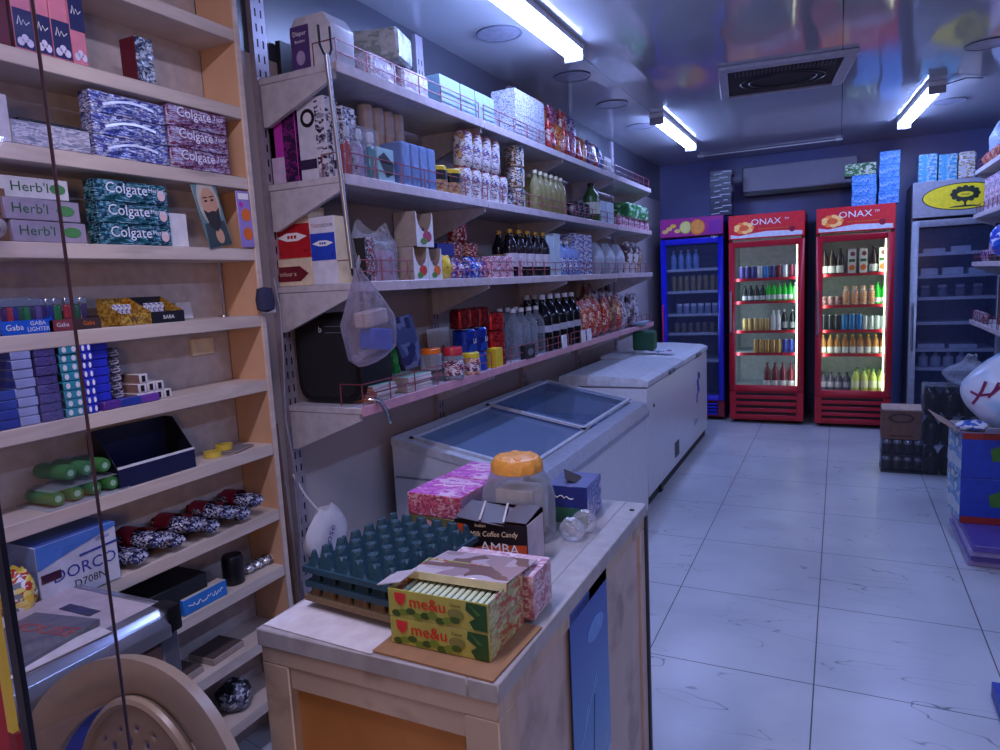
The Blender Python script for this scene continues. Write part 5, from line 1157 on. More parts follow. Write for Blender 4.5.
decal(o, ell(.03, .39, .05, .022, 18), -.0017, M('poster cloud', (90, 140, 210), .4), 'pale_print', .0004)
decal(o, [(.0, .0), (.107, .10), (.107, .085), (.03, .0)], -.0017, M('poster corner', (170, 180, 200), .4), 'curled_corner', .0004)
# card and paper on the counter
o = MB().box(-.105, .105, -.055, .055, 0, .003).build('cardboard_sheet', kraft, None, (-.56, .90, KZ)); tag(o, 'flat brown cardboard sheet under the chewing gum boxes', 'cardboard'); 
o.scale = (1.0, 1.5, 1); o.location = (-.527, .872, KZ); o.rotation_euler = (0, 0, -.03)
for i in range(1):
    o = MB().box(-.115, .115, -.05, .05, 0, .0012).build('paper_sheet', M('paper white', (205, 200, 204), .6), None, (-.745, .842, KZ), (0, 0, -.05)); tag(o, 'white paper sheet lying at the front left corner of the counter', 'paper')
# egg trays
def egg_tray(mat, n=6, p=.037, res=8):
    S = (n-1)*p; N = (n-1)*res+1; N2 = n*res+1; g = []
    for j in range(-2, N2+2):
        row = []
        for i in range(-2, N+2):
            x = i*p/res; y = j*p/res
            cx_, cy_ = math.cos(2*PI*x/p)*.5+.5, math.cos(2*PI*y/p)*.5+.5
            peg = max(0, min(1., (cx_*cy_)**.6*2.6-.55)); peg -= .25*max(0, (cx_*cy_)-.86)/.14
            cup = ((1-cx_)*(1-cy_))
            z = .018+.028*peg-.014*cup
            if i < 0 or j < 0 or i >= N or j >= N2: z = .02
            row.append((x-S/2, y-S/2-p/2, z))
        g.append(row)
    return MB().surf(g).mesh('egg_tray', mat)
tealp = M('teal pulp', (27, 64, 80), .55, bump=.2, scale=120); brownp = M('brown pulp', (112, 92, 66), .8, bump=.2, scale=120)
tx, ty = -.722, .985
for i in range(3):
    o = link('egg_tray', egg_tray(tealp if i == 2 else brownp if i < 1 else M('dark teal pulp', (26, 58, 72), .6))); S_ = .27+.03
    o.location = (tx+.004*(i % 2), ty, KZ+.0045+.026*i); o.rotation_euler = (0, 0, -.09)
    tag(o, ['brown pulp egg tray, bottom of the stack on the counter', 'dark teal egg tray, just under the top tray', 'teal pulp egg tray with raised pegs, top of the stack on the counter'][i], 'egg tray', 'stacked egg trays')
    MB().box(-.104, .104, -.123, -.12, .011, .021).box(-.104, .104, .12, .123, .011, .021).box(-.104, -.101, -.12, .12, .011, .021).box(.101, .104, -.12, .12, .011, .021).build('tray_rim', o.data.materials[0], o)
# me&u gum boxes
GY, GX = .825, -.535; gw, gd, gh = .172, .125, .044
gy_ = M('gum yellow green', (168, 166, 78), .35); gside = P('gum side', [(150, 165, 100), (190, 192, 140), (180, 90, 80), (165, 172, 110)], 30, .35); gdk = M('gum dark leaf', (36, 76, 34), .35)
for i in range(2):
    t = thing('gum_box', ('lower me&u chewing gum box with yellow green front on the counter', 'upper me&u chewing gum box, open and full of gum sticks')[i], 'box', (GX, GY+gd/2, KZ+.0035+i*(gh+.001)), .015, 'me&u gum boxes')
    if i == 0: MB().box(-gw/2, gw/2, -gd/2, gd/2, 0, gh, mats={'f': 0, 'l': 1, 'r': 1, 't': 2}).build('carton', [gy_, gside, white], t, bevel=.001)
    else:
        MB().box(-gw/2, gw/2, -gd/2, -gd/2+.002, 0, gh).build('front_wall', gy_, t); MB().box(-gw/2, gw/2, gd/2-.002, gd/2, 0, gh).build('back_wall', gside, t); MB().box(-gw/2, gw/2, -gd/2+.002, gd/2-.002, 0, .002).build('bottom', white, t)
        for s in (-1, 1): a, b_ = sorted((s*gw/2, s*(gw/2-.002))); MB().box(a, b_, -gd/2+.002, gd/2-.002, 0, gh).build('side_wall', gside, t)
        mb = MB().prism([(-.002, 0), (.002, 0), (.002, .001), (-.002, .001)], 0, .01); MB().obox((-gw/2-.0, -.035, gh+.006), (.045, .05, .0015), Matrix.Rotation(-.25, 3, 'Y')).build('open_flap', M('flap grey', (176, 170, 178), .6), t)
    y = -gd/2-.0003
    for k in range(9): decal(t, ell(-gw*.42+k*.013, .006+.003*(k % 3), .0085, .0055, 10), y-.0002*k % 2, M('gum apple green', (110, 130, 40), .35) if k % 2 else M('gum apple dark', (60, 84, 30), .35), 'fruit_print', .0004)
    text(t, 'me&u', .026, -gw*.095, y-.001, gh*.62, inkr, 'f', 1.05); text(t, 'me&u', .026, -gw*.095+.0007, y-.0011, gh*.62+.0004, inkr, 'f', 1.05)
    decal(t, [(-gw*.43, gh*.9), (-gw*.31, gh*.9), (-gw*.32, gh*.6), (-gw*.37, gh*.42), (-gw*.42, gh*.6)], y-.001, M('gum heart red', (200, 50, 50), .35), 'red_shield', .0004)
    decal(t, ell(gw*.19, gh*.48, .014, .008, 14), y-.001, M('gum olive', (120, 120, 60), .35), 'olive_emblem', .0004); text(t, 'Classic', .007, gw*.19, y-.0012, gh*.78, inkb)
    decal(t, [(gw*.3, gh*.98), (gw*.49, gh*.95), (gw*.49, gh*.03), (gw*.36, gh*.05), (gw*.32, gh*.3), (gw*.38, gh*.45), (gw*.29, gh*.7)], y-.0008, gdk, 'dark_leaf', .0004)
    decal(t, [(gw*.33, gh*.9), (gw*.44, gh*.6), (gw*.40, gh*.55)], y-.0014, M('gum mid leaf', (70, 110, 50), .35), 'leaf_print', .0004)
    text(t, 'me&u', .016, gw/2+.0008, 0, gh*.5, inkr, 'r')
stk = pbox('gum_stick', .009, .07, .03, M('gum stick pale', (190, 205, 160), .4), M('gum stick green', (120, 160, 90), .4), M('gum stick top', (210, 220, 190), .4), '', 'gum stick')
for i in range(14):
    for j in range(1): put(stk, (GX-gw/2+.014+i*.0111, GY+.04+.001*i % .003, KZ+.0035+gh+.004), .05, 'white and green gum stick in the open me&u box, %s' % od(i, 14), 'gum sticks')
# pale pink boxes behind, with the glossy lid flap reaching forward
pkb = P('pale pink floral', [(205, 170, 180), (190, 150, 166), (214, 196, 204), (170, 110, 130)], 30, .4)
PYc = GY+gd+.052
for i in range(2):
    t = thing('floral_box', ('lower pale pink floral box behind the gum boxes', 'upper pale pink floral box with glossy brown lid folded forward')[i], 'box', (GX+.012, PYc, KZ+.0045+.0375*i), .03, 'pale pink floral boxes')
    MB().box(-.085, .085, -.042, .042, 0, .037).build('carton', pkb, t, bevel=.001)
    if i:
        MB().obox((-.012, -.055, .0485), (.172, .13, .003), Matrix.Rotation(-.12, 3, 'X') @ Matrix.Rotation(-.02, 3, 'Y')).build('folded_lid', P('glossy lid', [(160, 142, 150), (184, 170, 180), (124, 100, 96), (198, 188, 196)], 5, .18), t, bevel=.001)
        MB().obox((-.012, -.12, .051), (.172, .003, .012), Matrix.Rotation(-.12, 3, 'X')).build('lid_front', M('lid cream', (196, 190, 150), .45), t)
        MB().obox((-.01, -.065, .0435), (.14, .03, .0015), Matrix.Rotation(-.1, 3, 'X')).build('inner_flap', kraft, t)
# AMBA candy box
t = thing('candy_box', 'black and orange AMBA milk coffee candy box with open flaps', 'box', (-.598, 1.17, KZ), .02); w_, d_, h_ = .155, .085, .096
cbk = M('candy black', (30, 24, 28), .35); cor = M('candy orange', (205, 80, 36), .35)
MB().box(-w_/2, w_/2, -d_/2, -d_/2+.002, 0, h_).build('front_wall', cbk, t); MB().box(-w_/2, w_/2, d_/2-.002, d_/2, 0, h_+.01).build('back_wall', cbk, t); MB().box(-w_/2, w_/2, -d_/2, d_/2, 0, .002).build('bottom', kraft, t)
for s in (-1, 1): a, b_ = sorted((s*w_/2, s*(w_/2-.002))); MB().box(a, b_, -d_/2+.002, d_/2-.002, 0, h_).build('side_wall', M('candy side', (190, 176, 186), .45), t)
y = -d_/2-.0003
decal(t, [(-w_/2+.02, .0), (w_/2-.001, .0), (w_/2-.001, .058), (w_*.1, .052), (-w_*.1, .048), (-w_/2+.02, .034)], y, cor, 'orange_panel', .0004)
text(t, 'AMBA', .028, .02, y-.0012, .046, inkw, 'f', 1.1); text(t, 'Milk Coffee Candy', .015, .008, y-.001, .073, cream, 'f', .9, .08, .2); text(t, 'Indian', .010, -.02, y-.001, .088, cream, 'f', 1, .05, .2)
decal(t, rec(-w_*.46, -w_*.34, .055, .088), y-.0008, cor, 'orange_badge', .0004)
fl = M('candy flap', (64, 46, 42), .4)
MB().obox((-.02, -.01, h_+.006), (.105, .075, .002), Matrix.Rotation(.15, 3, 'X') @ Matrix.Rotation(.1, 3, 'Y')).build('open_flap', fl, t); MB().obox((.05, .0, h_+.008), (.05, .08, .002), Matrix.Rotation(.12, 3, 'X')).build('open_flap', fl, t)
for k in (-.03, .02): MB().obox((k, -.01, h_+.011), (.004, .08, .001), Matrix.Rotation(.15, 3, 'X') @ Matrix.Rotation(.3, 3, 'Z')).build('flap_shine', M('flap shine', (190, 180, 180), .3), t)  # pale strips laid over the flaps as painted shine
# big clear jar with orange lid
jx, jy = -.622, 1.315
o = MB().lathe([(.075, 0), (.08, .01), (.08, .092), (.076, .108), (.058, .145), (.054, .152)], 32, cap=False).poly([(.075*math.cos(a*PI/16), .075*math.sin(a*PI/16), 0) for a in range(32)]).build('sweet_jar', CL('big jar plastic', (235, 238, 242), .13, .06, .15, 14)); o.location = (jx, jy, KZ)
tag(o, 'large clear plastic jar with orange lid standing behind the AMBA box', 'jar')
jl = M('jar lid orange', (224, 156, 66), .35, bump=.3, scale=50)
mb = MB(); G = []
for r, zz in ((.054, .146), (.056, .148), (.055, .166), (.048, .177), (.03, .181), (.001, .181)):
    G.append([(r*(1+(.035 if .147 < zz < .17 else 0)*math.cos(12*a*PI/24))*math.cos(a*PI/24), r*math.sin(a*PI/24), zz) for a in range(48)])
mb.surf(G, wrap=True).build('lid', jl, o)
for k in range(6): MB().lathe([(.010, .176), (.008, .181), (.0, .182)], 10, (.034*math.cos(k*PI/3), .034*math.sin(k*PI/3), 0)).build('lid_bump', jl, o)
o2 = pbox('cream_packet', .085, .07, .11, M('packet cream', (196, 186, 176), .5), None, None, 'cream coloured packet standing inside the large clear jar', 'packet'); o2.location = (jx+.005, jy+.0, KZ+.002)
# pink boxes at the left back
tp_ = P('magenta top', [(190, 90, 190), (210, 140, 205), (170, 60, 170), (220, 190, 220)], 14, .35, 0, (1, 3, 1)); f1 = P('red pink front', [(170, 60, 90), (190, 100, 120), (140, 50, 80), (200, 150, 160)], 40, .4); f2 = M('olive front', (96, 92, 50), .4)
bx = -.785
for j in range(2):
    for i in range(2):
        o = pbox('tea_carton', .14, .135, .05, (f2, f1)[i], (M('olive side', (80, 90, 60), .4), M('lilac side', (200, 170, 205), .4))[i], (f2, tp_)[i], '%s carton behind the egg trays, %s row' % (('dark olive lower', 'magenta topped pink upper')[i], ('front', 'back')[j]), 'carton')
        o.location = (bx+.01*j, 1.30+.138*j, KZ+i*.0505); o.rotation_euler = (0, 0, -.04); o['group'] = 'tea cartons'
        if i == 0 and j == 0: decal(o, ell(-.02, .027, .018, .016, 12), -.0682, M('pale pink figure', (205, 150, 150), .4), 'pink_print'); decal(o, ell(-.02, .01, .03, .007, 12), -.0682, brown, 'brown_print')
        if i == 1: squiggle(o, -.04, .04, .0, .012, .0506, inkw, 12, .001, 't')
# blue box with torn top, clear packets
t = thing('blue_carton', 'blue floral carton with a torn open top at the far right of the counter', 'carton', (-.552, 1.48, KZ), .05)
MB().box(-.047, .047, -.06, .06, 0, .086, mats={'f': 0, 'l': 0, 'r': 1, 't': 2}).build('carton', [M('carton navy', (40, 50, 120), .35), P('carton blue floral', [(90, 110, 180), (150, 160, 205), (60, 70, 140), (190, 180, 205)], 30, .35), M('carton dusk blue', (90, 100, 150), .35)], t, bevel=.001)
decal(t, rec(-.047, .047, .0, .036), -.0605, M('carton green', (50, 100, 80), .4), 'green_panel'); MB().obox((-.0, -.01, .093), (.045, .05, .001), Matrix.Rotation(.5, 3, 'Y') @ Matrix.Rotation(.4, 3, 'Z')).build('torn_flap', M('torn card', (44, 32, 32), .7), t); squiggle(t, -.03, .015, .06, .005, -.0612, inkw, 8)
for i in range(2):
    o = blob('clear_packet', .055, .05, .045, film, 'small crumpled clear packet in front of the blue carton, '+('left', 'right')[i], 'packet', 50+i, knot=False, n=16, m=8); o.location = (-.505+.008*i, 1.33+.055*i, KZ)

# ================================================================== ALUMINIUM-EDGED COUNTER AND CHAIR, LEFT FOREGROUND
LX0, LX1, LY0, LY1, LZ = -1.585, -1.27, -.25, .945, .8
t = thing('display_counter', 'low counter with rounded aluminium edge and beige top in the left foreground', 'counter', ((LX0+LX1)/2, (LY0+LY1)/2, 0), .02); cx, cy = t.location[0], t.location[1]
def lp_(name, mb, m, **k): mb.v = [(a-cx, b-cy, c) for a, b, c in mb.v]; return mb.build(name, m, t, **k)
alu = M('aluminium profile', (176, 180, 196), .25, .85, .04)
lp_('top', MB().box(LX0, LX1-.03, LY0, LY1-.02, LZ-.03, LZ-.002), M('counter beige', (178, 166, 172), .5))
lp_('front_edge', MB().prism([(LX1-.04, LZ-.03), (LX1-.005, LZ-.075), (LX1+.014, LZ-.06), (LX1+.014, LZ-.035), (LX1+.004, LZ-.012), (LX1-.014, LZ), (LX1-.04, LZ+.001)], LY0, LY1-.025), alu, bevel=.003, seg=2)
lp_('far_edge', MB().box(LX0, LX1-.03, LY1-.02, LY1, LZ-.03, LZ), alu, bevel=.004)
lp_('corner_cap', MB().box(LX1-.04, LX1+.014, LY1-.03, LY1+.004, LZ-.055, LZ+.003), black, bevel=.008, seg=2)
lp_('corner_post', MB().box(LX1-.03, LX1+.004, LY1-.045, LY1-.002, .0, LZ-.055), M('grey post', (110, 110, 122), .4, .3), bevel=.004)
lp_('wood_rail', MB().box(LX1-.025, LX1+.002, LY0, LY1-.045, LZ-.125, LZ-.075), M('brown rail', (128, 96, 86), .45))
lp_('blue_panel', MB().box(LX1-.02, LX1-.005, LY0, LY1-.045, .02, LZ-.125), M('counter blue', (40, 60, 150), .4))
lp_('far_panel', MB().box(LX0, LX1-.03, LY1-.03, LY1-.015, .02, LZ-.03), M('grey far panel', (150, 146, 156), .5)); lp_('left_panel', MB().box(LX0, LX0+.015, LY0, LY1-.03, .02, LZ-.03), M('grey far panel', (1,1,1)))
lp_('name_strip', MB().box(-1.50, -1.40, .84, .865, LZ-.002, LZ-.0005), navy)
t = thing('notebook', 'grey spiral notebook with red print lying on the aluminium-edged counter', 'notebook', (-1.41, .70, LZ), .18)
MB().box(-.085, .085, -.11, .11, 0, .012).build('cover', M('notebook grey', (92, 92, 108), .4), t, bevel=.001); text(t, 'HOUSE', .045, -.0, .05, .0128, M('notebook red', (170, 60, 60), .4), 't', 1.2)
for k in range(9): MB().tube([(-.06+k*.015+.006*math.cos(q*PI/4), -.112, .006+.009*math.sin(q*PI/4)) for q in range(8)], .0013, 5, closed=True).build('spiral_ring', chrome, t)
o = MB().box(-.022, .022, -.11, .11, 0, .002).build('paper_sheet', M('paper white', (1,1,1)), None, (-1.335, .77, LZ), (0, 0, -.35)); tag(o, 'white paper lying beside the grey notebook', 'paper')
o.location = (-1.318, .70, LZ+.001); o.rotation_euler = (0, 0, -.06)
# chair
t = thing('plastic_chair', 'beige brown plastic armchair with a perforated round back in the left foreground', 'chair', (-.93, .60, 0), -.02)
chm = M('chair plastic', (138, 120, 104), .35, 0, .05)
def arch(u, hw, top, bot):  # u 0..1 from left foot over the top to right foot
    a = PI*(1-u); return (hw*math.cos(a)*(1.0 if abs(math.cos(a)) < .995 else 1), bot+(top-bot)*math.sin(a)**.75)
N = 40; G = []
for k in range(N+1):
    u = k/N; xo, zo = arch(u, .295, .912, .56); xi, zi = arch(u, .232, .846, .53)
    yb = .03*math.cos(PI*(2*u-1)) 
    G.append([(xi, -.004+yb, zi), (xi*.98+xo*.02, .012+yb, zi+.001), ((xi+xo)/2, .020+yb, (zi+zo)/2), (xo, .012+yb, zo), (xo+.003*(1 if xo > 0 else -1), -.006+yb, zo+.002), ((xi+xo)/2, -.014+yb, (zi+zo)/2)])
MB().surf([r+[r[0]] for r in G]).build('back_rim', chm, t)
mb = MB(); nx, nz = 66, 60
def stop(x): return .50+.355*math.sqrt(max(0, 1-(x/.2)**2))
def spt(i, j): x = -.165+.33*i/nx; return (x, .014-.25*x*x, .45+(stop(x)-.45)*j/nz)
for i in range(nx):
    for j in range(nz):
        if 10 <= i < 56 and 8 <= j < 54 and ((i % 8 in (1, 2) and j % 8 in (1, 2)) or (i % 8 in (5, 6) and j % 8 in (5, 6))): continue
        mb.poly([spt(i, j), spt(i+1, j), spt(i+1, j+1), spt(i, j+1)])
o = mb.build('back_splat', chm, t)
bm = bmesh.new(); bm.from_mesh(o.data); bmesh.ops.remove_doubles(bm, verts=bm.verts, dist=1e-5); bmesh.ops.recalc_face_normals(bm, faces=bm.faces); bm.to_mesh(o.data); bm.free()
md = o.modifiers.new('Solidify', 'SOLIDIFY'); md.thickness = .004; md.offset = -1
MB().tube([(x*.98, .012-.25*x*x, .45+(stop(x)-.45)*1.0) for x in [-.165+.33*k/24 for k in range(25)]], .009, 8).build('splat_border', chm, t)
for s_ in (-1, 1): MB().tube([(s_*.165, .005, .44), (s_*.165, .007, stop(.165))], .009, 8).build('splat_border', chm, t)
MB().box(-.21, .21, -.42, .01, .42, .445).build('seat', chm, t, bevel=.012, seg=2)
for s in (-1, 1):
    MB().tube([(s*.290, .02, .60), (s*.292, -.1, .625), (s*.285, -.3, .62), (s*.255, -.39, .58), (s*.235, -.41, .44)], [.03, .026, .026, .024, .026], 10).build('armrest', chm, t)
    MB().tube([(s*.290, .02, .62), (s*.25, .03, .44), (s*.25, .07, .0)], [.026, .028, .02], 10).build('leg', chm, t)
    MB().tube([(s*.215, -.4, .44), (s*.235, -.43, .0)], [.028, .02], 10).build('leg', chm, t)

# ================================================================== GLASS DOOR, FAR LEFT EDGE
dx_, ex_ = -0.406, -0.475
t = thing('glass_door', 'open frameless glass door seen edge-on at the left edge with a dark post', 'door', (dx_, .2, 0), 0)
ex, ey = ex_-dx_, .1
MB().poly([(0, 0, .02), (ex, ey, .02), (ex, ey, 2.45), (0, 0, 2.45)]).build('glass_pane', GL('door pane', (232, 232, 240), .06), t)
MB().tube([(ex, ey, .02), (ex, ey, 2.45)], .0012, 8).build('glass_edge', M('brown glass edge', (86, 58, 62), .3), t)
MB().box(-.0042, .0042, -.0015, .0015, 0, 2.5).build('hinge_post', M('dark post', (26, 26, 38), .4), t, bevel=.0005)
t = thing('roll_up_banner', 'red banner with yellow edge behind the dark door post at the left edge', 'banner', (-0.256, .12, 0))
MB().box(-.12, .0, 0, .002, 1.0, 1.34).build('fabric', M('banner red', (150, 30, 40), .5), t); MB().box(.0, .003, 0, .002, 1.305, 1.352).build('yellow_edge', M('banner yellow', (200, 180, 70), .5), t); MB().box(.0, .0045, 0, .002, 1.0, 1.305).build('red_edge', M('banner dark red', (120, 24, 36), .5), t); MB().tube([(-.06, .006, 0), (-.06, .006, 1.0)], .006, 8).build('pole', dark, t); MB().box(-.11, -.01, -.05, .05, 0, .012).build('base', dark, t)

# ================================================================== FRIDGE CONTENTS
def row(proto, x0, x1, n, y, z, fmt, group, ry=0):
    for i in range(n): put(proto, (x0+(x1-x0)*i/max(1, n-1), y+(ry*(i % 2)), z), 0, fmt.format(od(i, n)), group)
def canp(nm, r, h, m, label_=''): return can('drink_can', r, h, m, silver, '', 'can')
A = 'left red fridge'
sa = [1.376, 1.162, 0.884, 0.671]; ya = 7.0
m1 = M('can violet', (70, 60, 130), .3, .2); m2 = M('can skyblue', (60, 130, 210), .3, .2); m3 = M('can white', (205, 208, 220), .3, .2); m4 = M('can maroon', (120, 36, 60), .3, .2)
pc = [canp('', .026, .115, m) for m in (m1, m2, m3, m4)]; cn_ = ['violet', 'sky blue', 'white', 'maroon']
for i, c in enumerate((0, 0, 0, 2, 1, 0, 3, 2, 3, 2)): put(pc[c], (-0.837+.0545*i, ya, sa[0]), 0, '%s drink can on the top shelf, %s, %s' % (cn_[c], A, od(i, 10)), 'cans on the top shelf, left red fridge')
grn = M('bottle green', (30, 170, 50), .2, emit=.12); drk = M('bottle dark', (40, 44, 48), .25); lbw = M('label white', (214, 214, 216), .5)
bg = bottle('drink_bottle', .025, .165, grn, green, lbw, '', 'bottle', lz=(.08, .34)); bd = bottle('drink_bottle', .025, .15, drk, black, lbw, '', 'bottle', lz=(.08, .34)); bpg = bottle('drink_bottle', .025, .16, M('bottle pale green', (140, 190, 130), .25), white, None, '', 'bottle')
xx = -0.810
row(bd, xx, xx+.16, 4, ya, sa[1], 'dark bottle with white label on the second shelf, %s, {}' % A, 'dark bottles, left red fridge'); row(bg, xx+.21, xx+.40, 5, ya, sa[1], 'bright green bottle on the second shelf, %s, {}' % A, 'green bottles, left red fridge'); row(bpg, xx+.445, xx+.49, 2, ya, sa[1], 'pale green bottle on the second shelf, %s, {}' % A, 'pale green bottles, left red fridge')
cg_ = canp('', .024, .115, M('can gold', (190, 160, 100), .3, .3)); cbk_ = M('bottle black', (24, 26, 34), .2); bk = bottle('drink_bottle', .027, .19, cbk_, silver, M('grey label', (120, 124, 130), .5), '', 'bottle', lz=(.1, .4)); bw_ = bottle('drink_bottle', .025, .185, M('bottle white', (205, 208, 214), .3), white, None, '', 'bottle')
row(cg_, xx, xx+.20, 5, ya, sa[2], 'gold can on the third shelf, %s, {}' % A, 'gold cans, third shelf'); row(bw_, xx+.255, xx+.30, 2, ya, sa[2], 'white bottle on the third shelf, %s, {}' % A, 'white bottles, left red fridge'); row(bk, xx+.35, xx+.49, 3, ya, sa[2], 'black bottle on the third shelf, %s, {}' % A, 'black bottles, left red fridge')
cb_ = canp('', .024, .125, M('can blue', (50, 60, 150), .3, .2)); cw_ = pc[2]
row(canp('', .024, .125, M('can amber', (180, 140, 80), .3, .3)), xx+.10, xx+.30, 5, ya, sa[3], 'amber can on the fourth shelf, %s, {}' % A, 'amber cans, fourth shelf'); row(cb_, xx+.355, xx+.41, 2, ya, sa[3], 'blue can on the fourth shelf, %s, {}' % A, 'blue cans, fourth shelf'); row(cw_, xx+.47, xx+.47, 1, ya, sa[3], 'white can at the right end of fourth shelf, %s' % A, None)
br_ = bottle('drink_bottle', .032, .235, M('bottle wine red', (110, 20, 36), .2), maroon, lbw, '', 'bottle', lz=(.04, .28)); z0 = 0.318+.021
row(br_, xx+.2, xx+.41, 4, ya, z0, 'dark red bottle with white label, bottom of the %s, {}' % A, 'red bottles, left red fridge')
B_ = 'right red fridge'; sbz = [1.383, 1.105, 0.882, 0.666]; yb = 6.97
xb = -0.135+.008; dbt = bottle('drink_bottle', .032, .225, M('bottle brown black', (44, 26, 30), .2), dark, lbw, '', 'bottle', lz=(.05, .33)); row(dbt, xb, xb+.13, 3, yb, sbz[0], 'dark bottle on the top shelf, %s, {}' % B_, 'dark bottles, right red fridge')
jcm = M('carton white', (214, 210, 206), .4)
jc = pbox('juice_carton', .062, .062, .215, jcm, jcm, M('carton gable', (200, 196, 190), .4), '', 'carton'); decal(jc, ell(.0, .05, .024, .026, 14), -.0312, orange, 'orange_print'); decal(jc, rec(-.024, .024, .1, .125), -.0312, inkg, 'green_word'); decal(jc, ell(.005, .17, .02, .02, 12), -.0312, M('carton dark fruit', (120, 60, 50), .4), 'fruit_print')
for i, dx in enumerate((.225, .315, .465)): put(jc, (xb+dx, yb, sbz[0]), 0, 'white juice carton with orange print on the top shelf, %s, %s' % (B_, od(i, 3)), 'juice cartons')
put(dbt, (xb+.395, yb, sbz[0]), 0, 'dark bottle between the juice cartons on the top shelf of the '+B_)
rj = canp('', .028, .08, P('can red small', [(130, 40, 60), (190, 160, 170), (100, 30, 50)], 40, .35)); row(rj, xb, xb+.12, 3, yb, sbz[1], 'small dark red can on the second shelf, %s, {}' % B_, 'small red cans'); obm = P('bottle orange', [(220, 140, 90), (230, 190, 160), (200, 90, 60), (225, 215, 205)], 22, .3)
ob = bottle('drink_bottle', .030, .165, obm, M('cap pink', (220, 170, 150), .4), None, '', 'bottle', .55, .66); row(ob, xb+.185, xb+.385, 4, yb, sbz[1], 'orange and pale juice bottle on the second shelf, %s, {}' % B_, 'orange juice bottles'); bg2 = bottle('drink_bottle', .028, .195, grn, green, lbw, '', 'bottle', lz=(.08, .3)); row(bg2, xb+.43, xb+.485, 2, yb, sbz[1], 'bright green bottle on the second shelf, %s, {}' % B_, 'green bottles, right red fridge'); row(bg2, xb+.43, xb+.485, 2, yb+.09, sbz[1], 'bright green bottle in the rear row of the second shelf, {}', 'rear green bottles, right red fridge')
row(canp('', .026, .135, M('can black', (40, 40, 54), .3, .2)), xb-.0, xb+.115, 3, yb, sbz[2], 'black can on the third shelf, %s, {}' % B_, 'black cans, right red fridge'); row(canp('', .027, .14, M('can cyan', (50, 120, 190), .3, .2)), xb+.175, xb+.29, 3, yb, sbz[2], 'bright blue can on the third shelf, %s, {}' % B_, 'bright blue cans'); row(canp('', .026, .12, M('can silver', (180, 190, 196), .3, .3)), xb+.335, xb+.485, 4, yb, sbz[2], 'silver can on the third shelf, %s, {}' % B_, 'silver cans')
ab = bottle('drink_bottle', .027, .17, M('bottle amber', (170, 110, 60), .22), gold, lbw, '', 'bottle', lz=(.04, .36)); row(ab, xb-.0, xb+.485, 9, yb, sbz[3], 'amber bottle with white label on the fourth shelf, %s, {}' % B_, 'amber bottles')
z0 = 0.292+.021; yg = bottle('drink_bottle', .032, .21, M('bottle yellow green', (190, 200, 110), .25), M('cap green', (70, 130, 60), .4), M('label pale', (214, 216, 190), .5), '', 'bottle'); row(yg, xb+.27, xb+.48, 4, yb, z0, 'yellow green bottle bottom of %s, front row, {}' % B_, 'yellow green bottles'); row(yg, xb+.29, xb+.47, 3, yb+.12, z0, 'yellow green bottle bottom of %s, back row, {}' % B_, 'yellow green bottles')
vb = bottle('drink_bottle', .032, .17, M('bottle violet', (70, 60, 90), .3), dark, M('label lilac', (150, 140, 170), .5), '', 'bottle'); row(vb, xb+.003, xb+.2, 4, yb+.05, z0, 'dull violet bottle bottom left of %s, {}' % B_, 'violet bottles')
D_ = 'blue fridge'; sz_ = [1.497, 1.281, 1.054, 0.864]; yc = 7.08; xc = -1.498
row(bottle('drink_bottle', .03, .19, M('bottle mist blue', (130, 160, 200), .2), white, None, '', 'bottle'), xc, xc+.22, 4, yc, sz_[0], 'pale blue bottle on the top shelf, %s, {}' % D_, 'pale blue bottles, blue fridge')
row(canp('', .027, .15, M('can old gold', (160, 140, 80), .3, .3)), xc, xc+.44, 8, yc, sz_[1], 'gold can on the second shelf, %s, {}' % D_, 'gold cans, blue fridge')
row(jar('plastic_cup', .03, .10, M('cup clear grey', (150, 156, 176), .3), white, None, '', 'cup'), xc+.05, xc+.4, 6, yc, sz_[2], 'grey lidded cup on the third shelf, %s, {}' % D_, 'lidded cups, blue fridge')
row(canp('', .027, .10, M('can dull gold', (130, 116, 84), .35, .3)), xc+.02, xc+.44, 7, yc, sz_[3], 'dull gold can on the fourth shelf, %s, {}' % D_, 'dull gold cans, blue fridge')
tz = [1.521, 1.335, 1.151, 0.941, 0.712, .55]; xt = .545
for i, (k, dx, w_, h_) in enumerate(((0, .17, .16, .04), (0, .36, .14, .05), (1, .14, .13, .06), (1, .31, .15, .06), (1, .48, .12, .05), (4, .17, .2, .04), (4, .40, .2, .035))):
    o = softpack('wrapped_tray', w_, .2, h_, M('dusty wrap', (214, 218, 230), .3), 'pale wrapped tray on the %s shelf of the tall grey fridge, %s' % (['top', 'second', 'third', 'fourth', 'fifth'][k], ['left', 'right', 'left', 'middle', 'right', 'left', 'right'][i])); o.location = (xt+dx, 7.02, tz[k]); o['group'] = 'wrapped trays'
row(jar('glass_cup', .035, .10, CL('glass cup', (200, 210, 225), .3, .1), white, None, '', 'cup'), xt+.12, xt+.5, 4, 7.0, tz[2], 'clear lidded cup on the third shelf of the tall grey fridge, {}', 'cups in the tall grey fridge')
row(bottle('milk_bottle', .04, .12, M('bottle milk', (215, 220, 232), .3), white, None, '', 'bottle'), xt+.12, xt+.4, 4, 7.0, tz[5], 'milky bottle low in the tall grey fridge, {}', 'milky bottles')

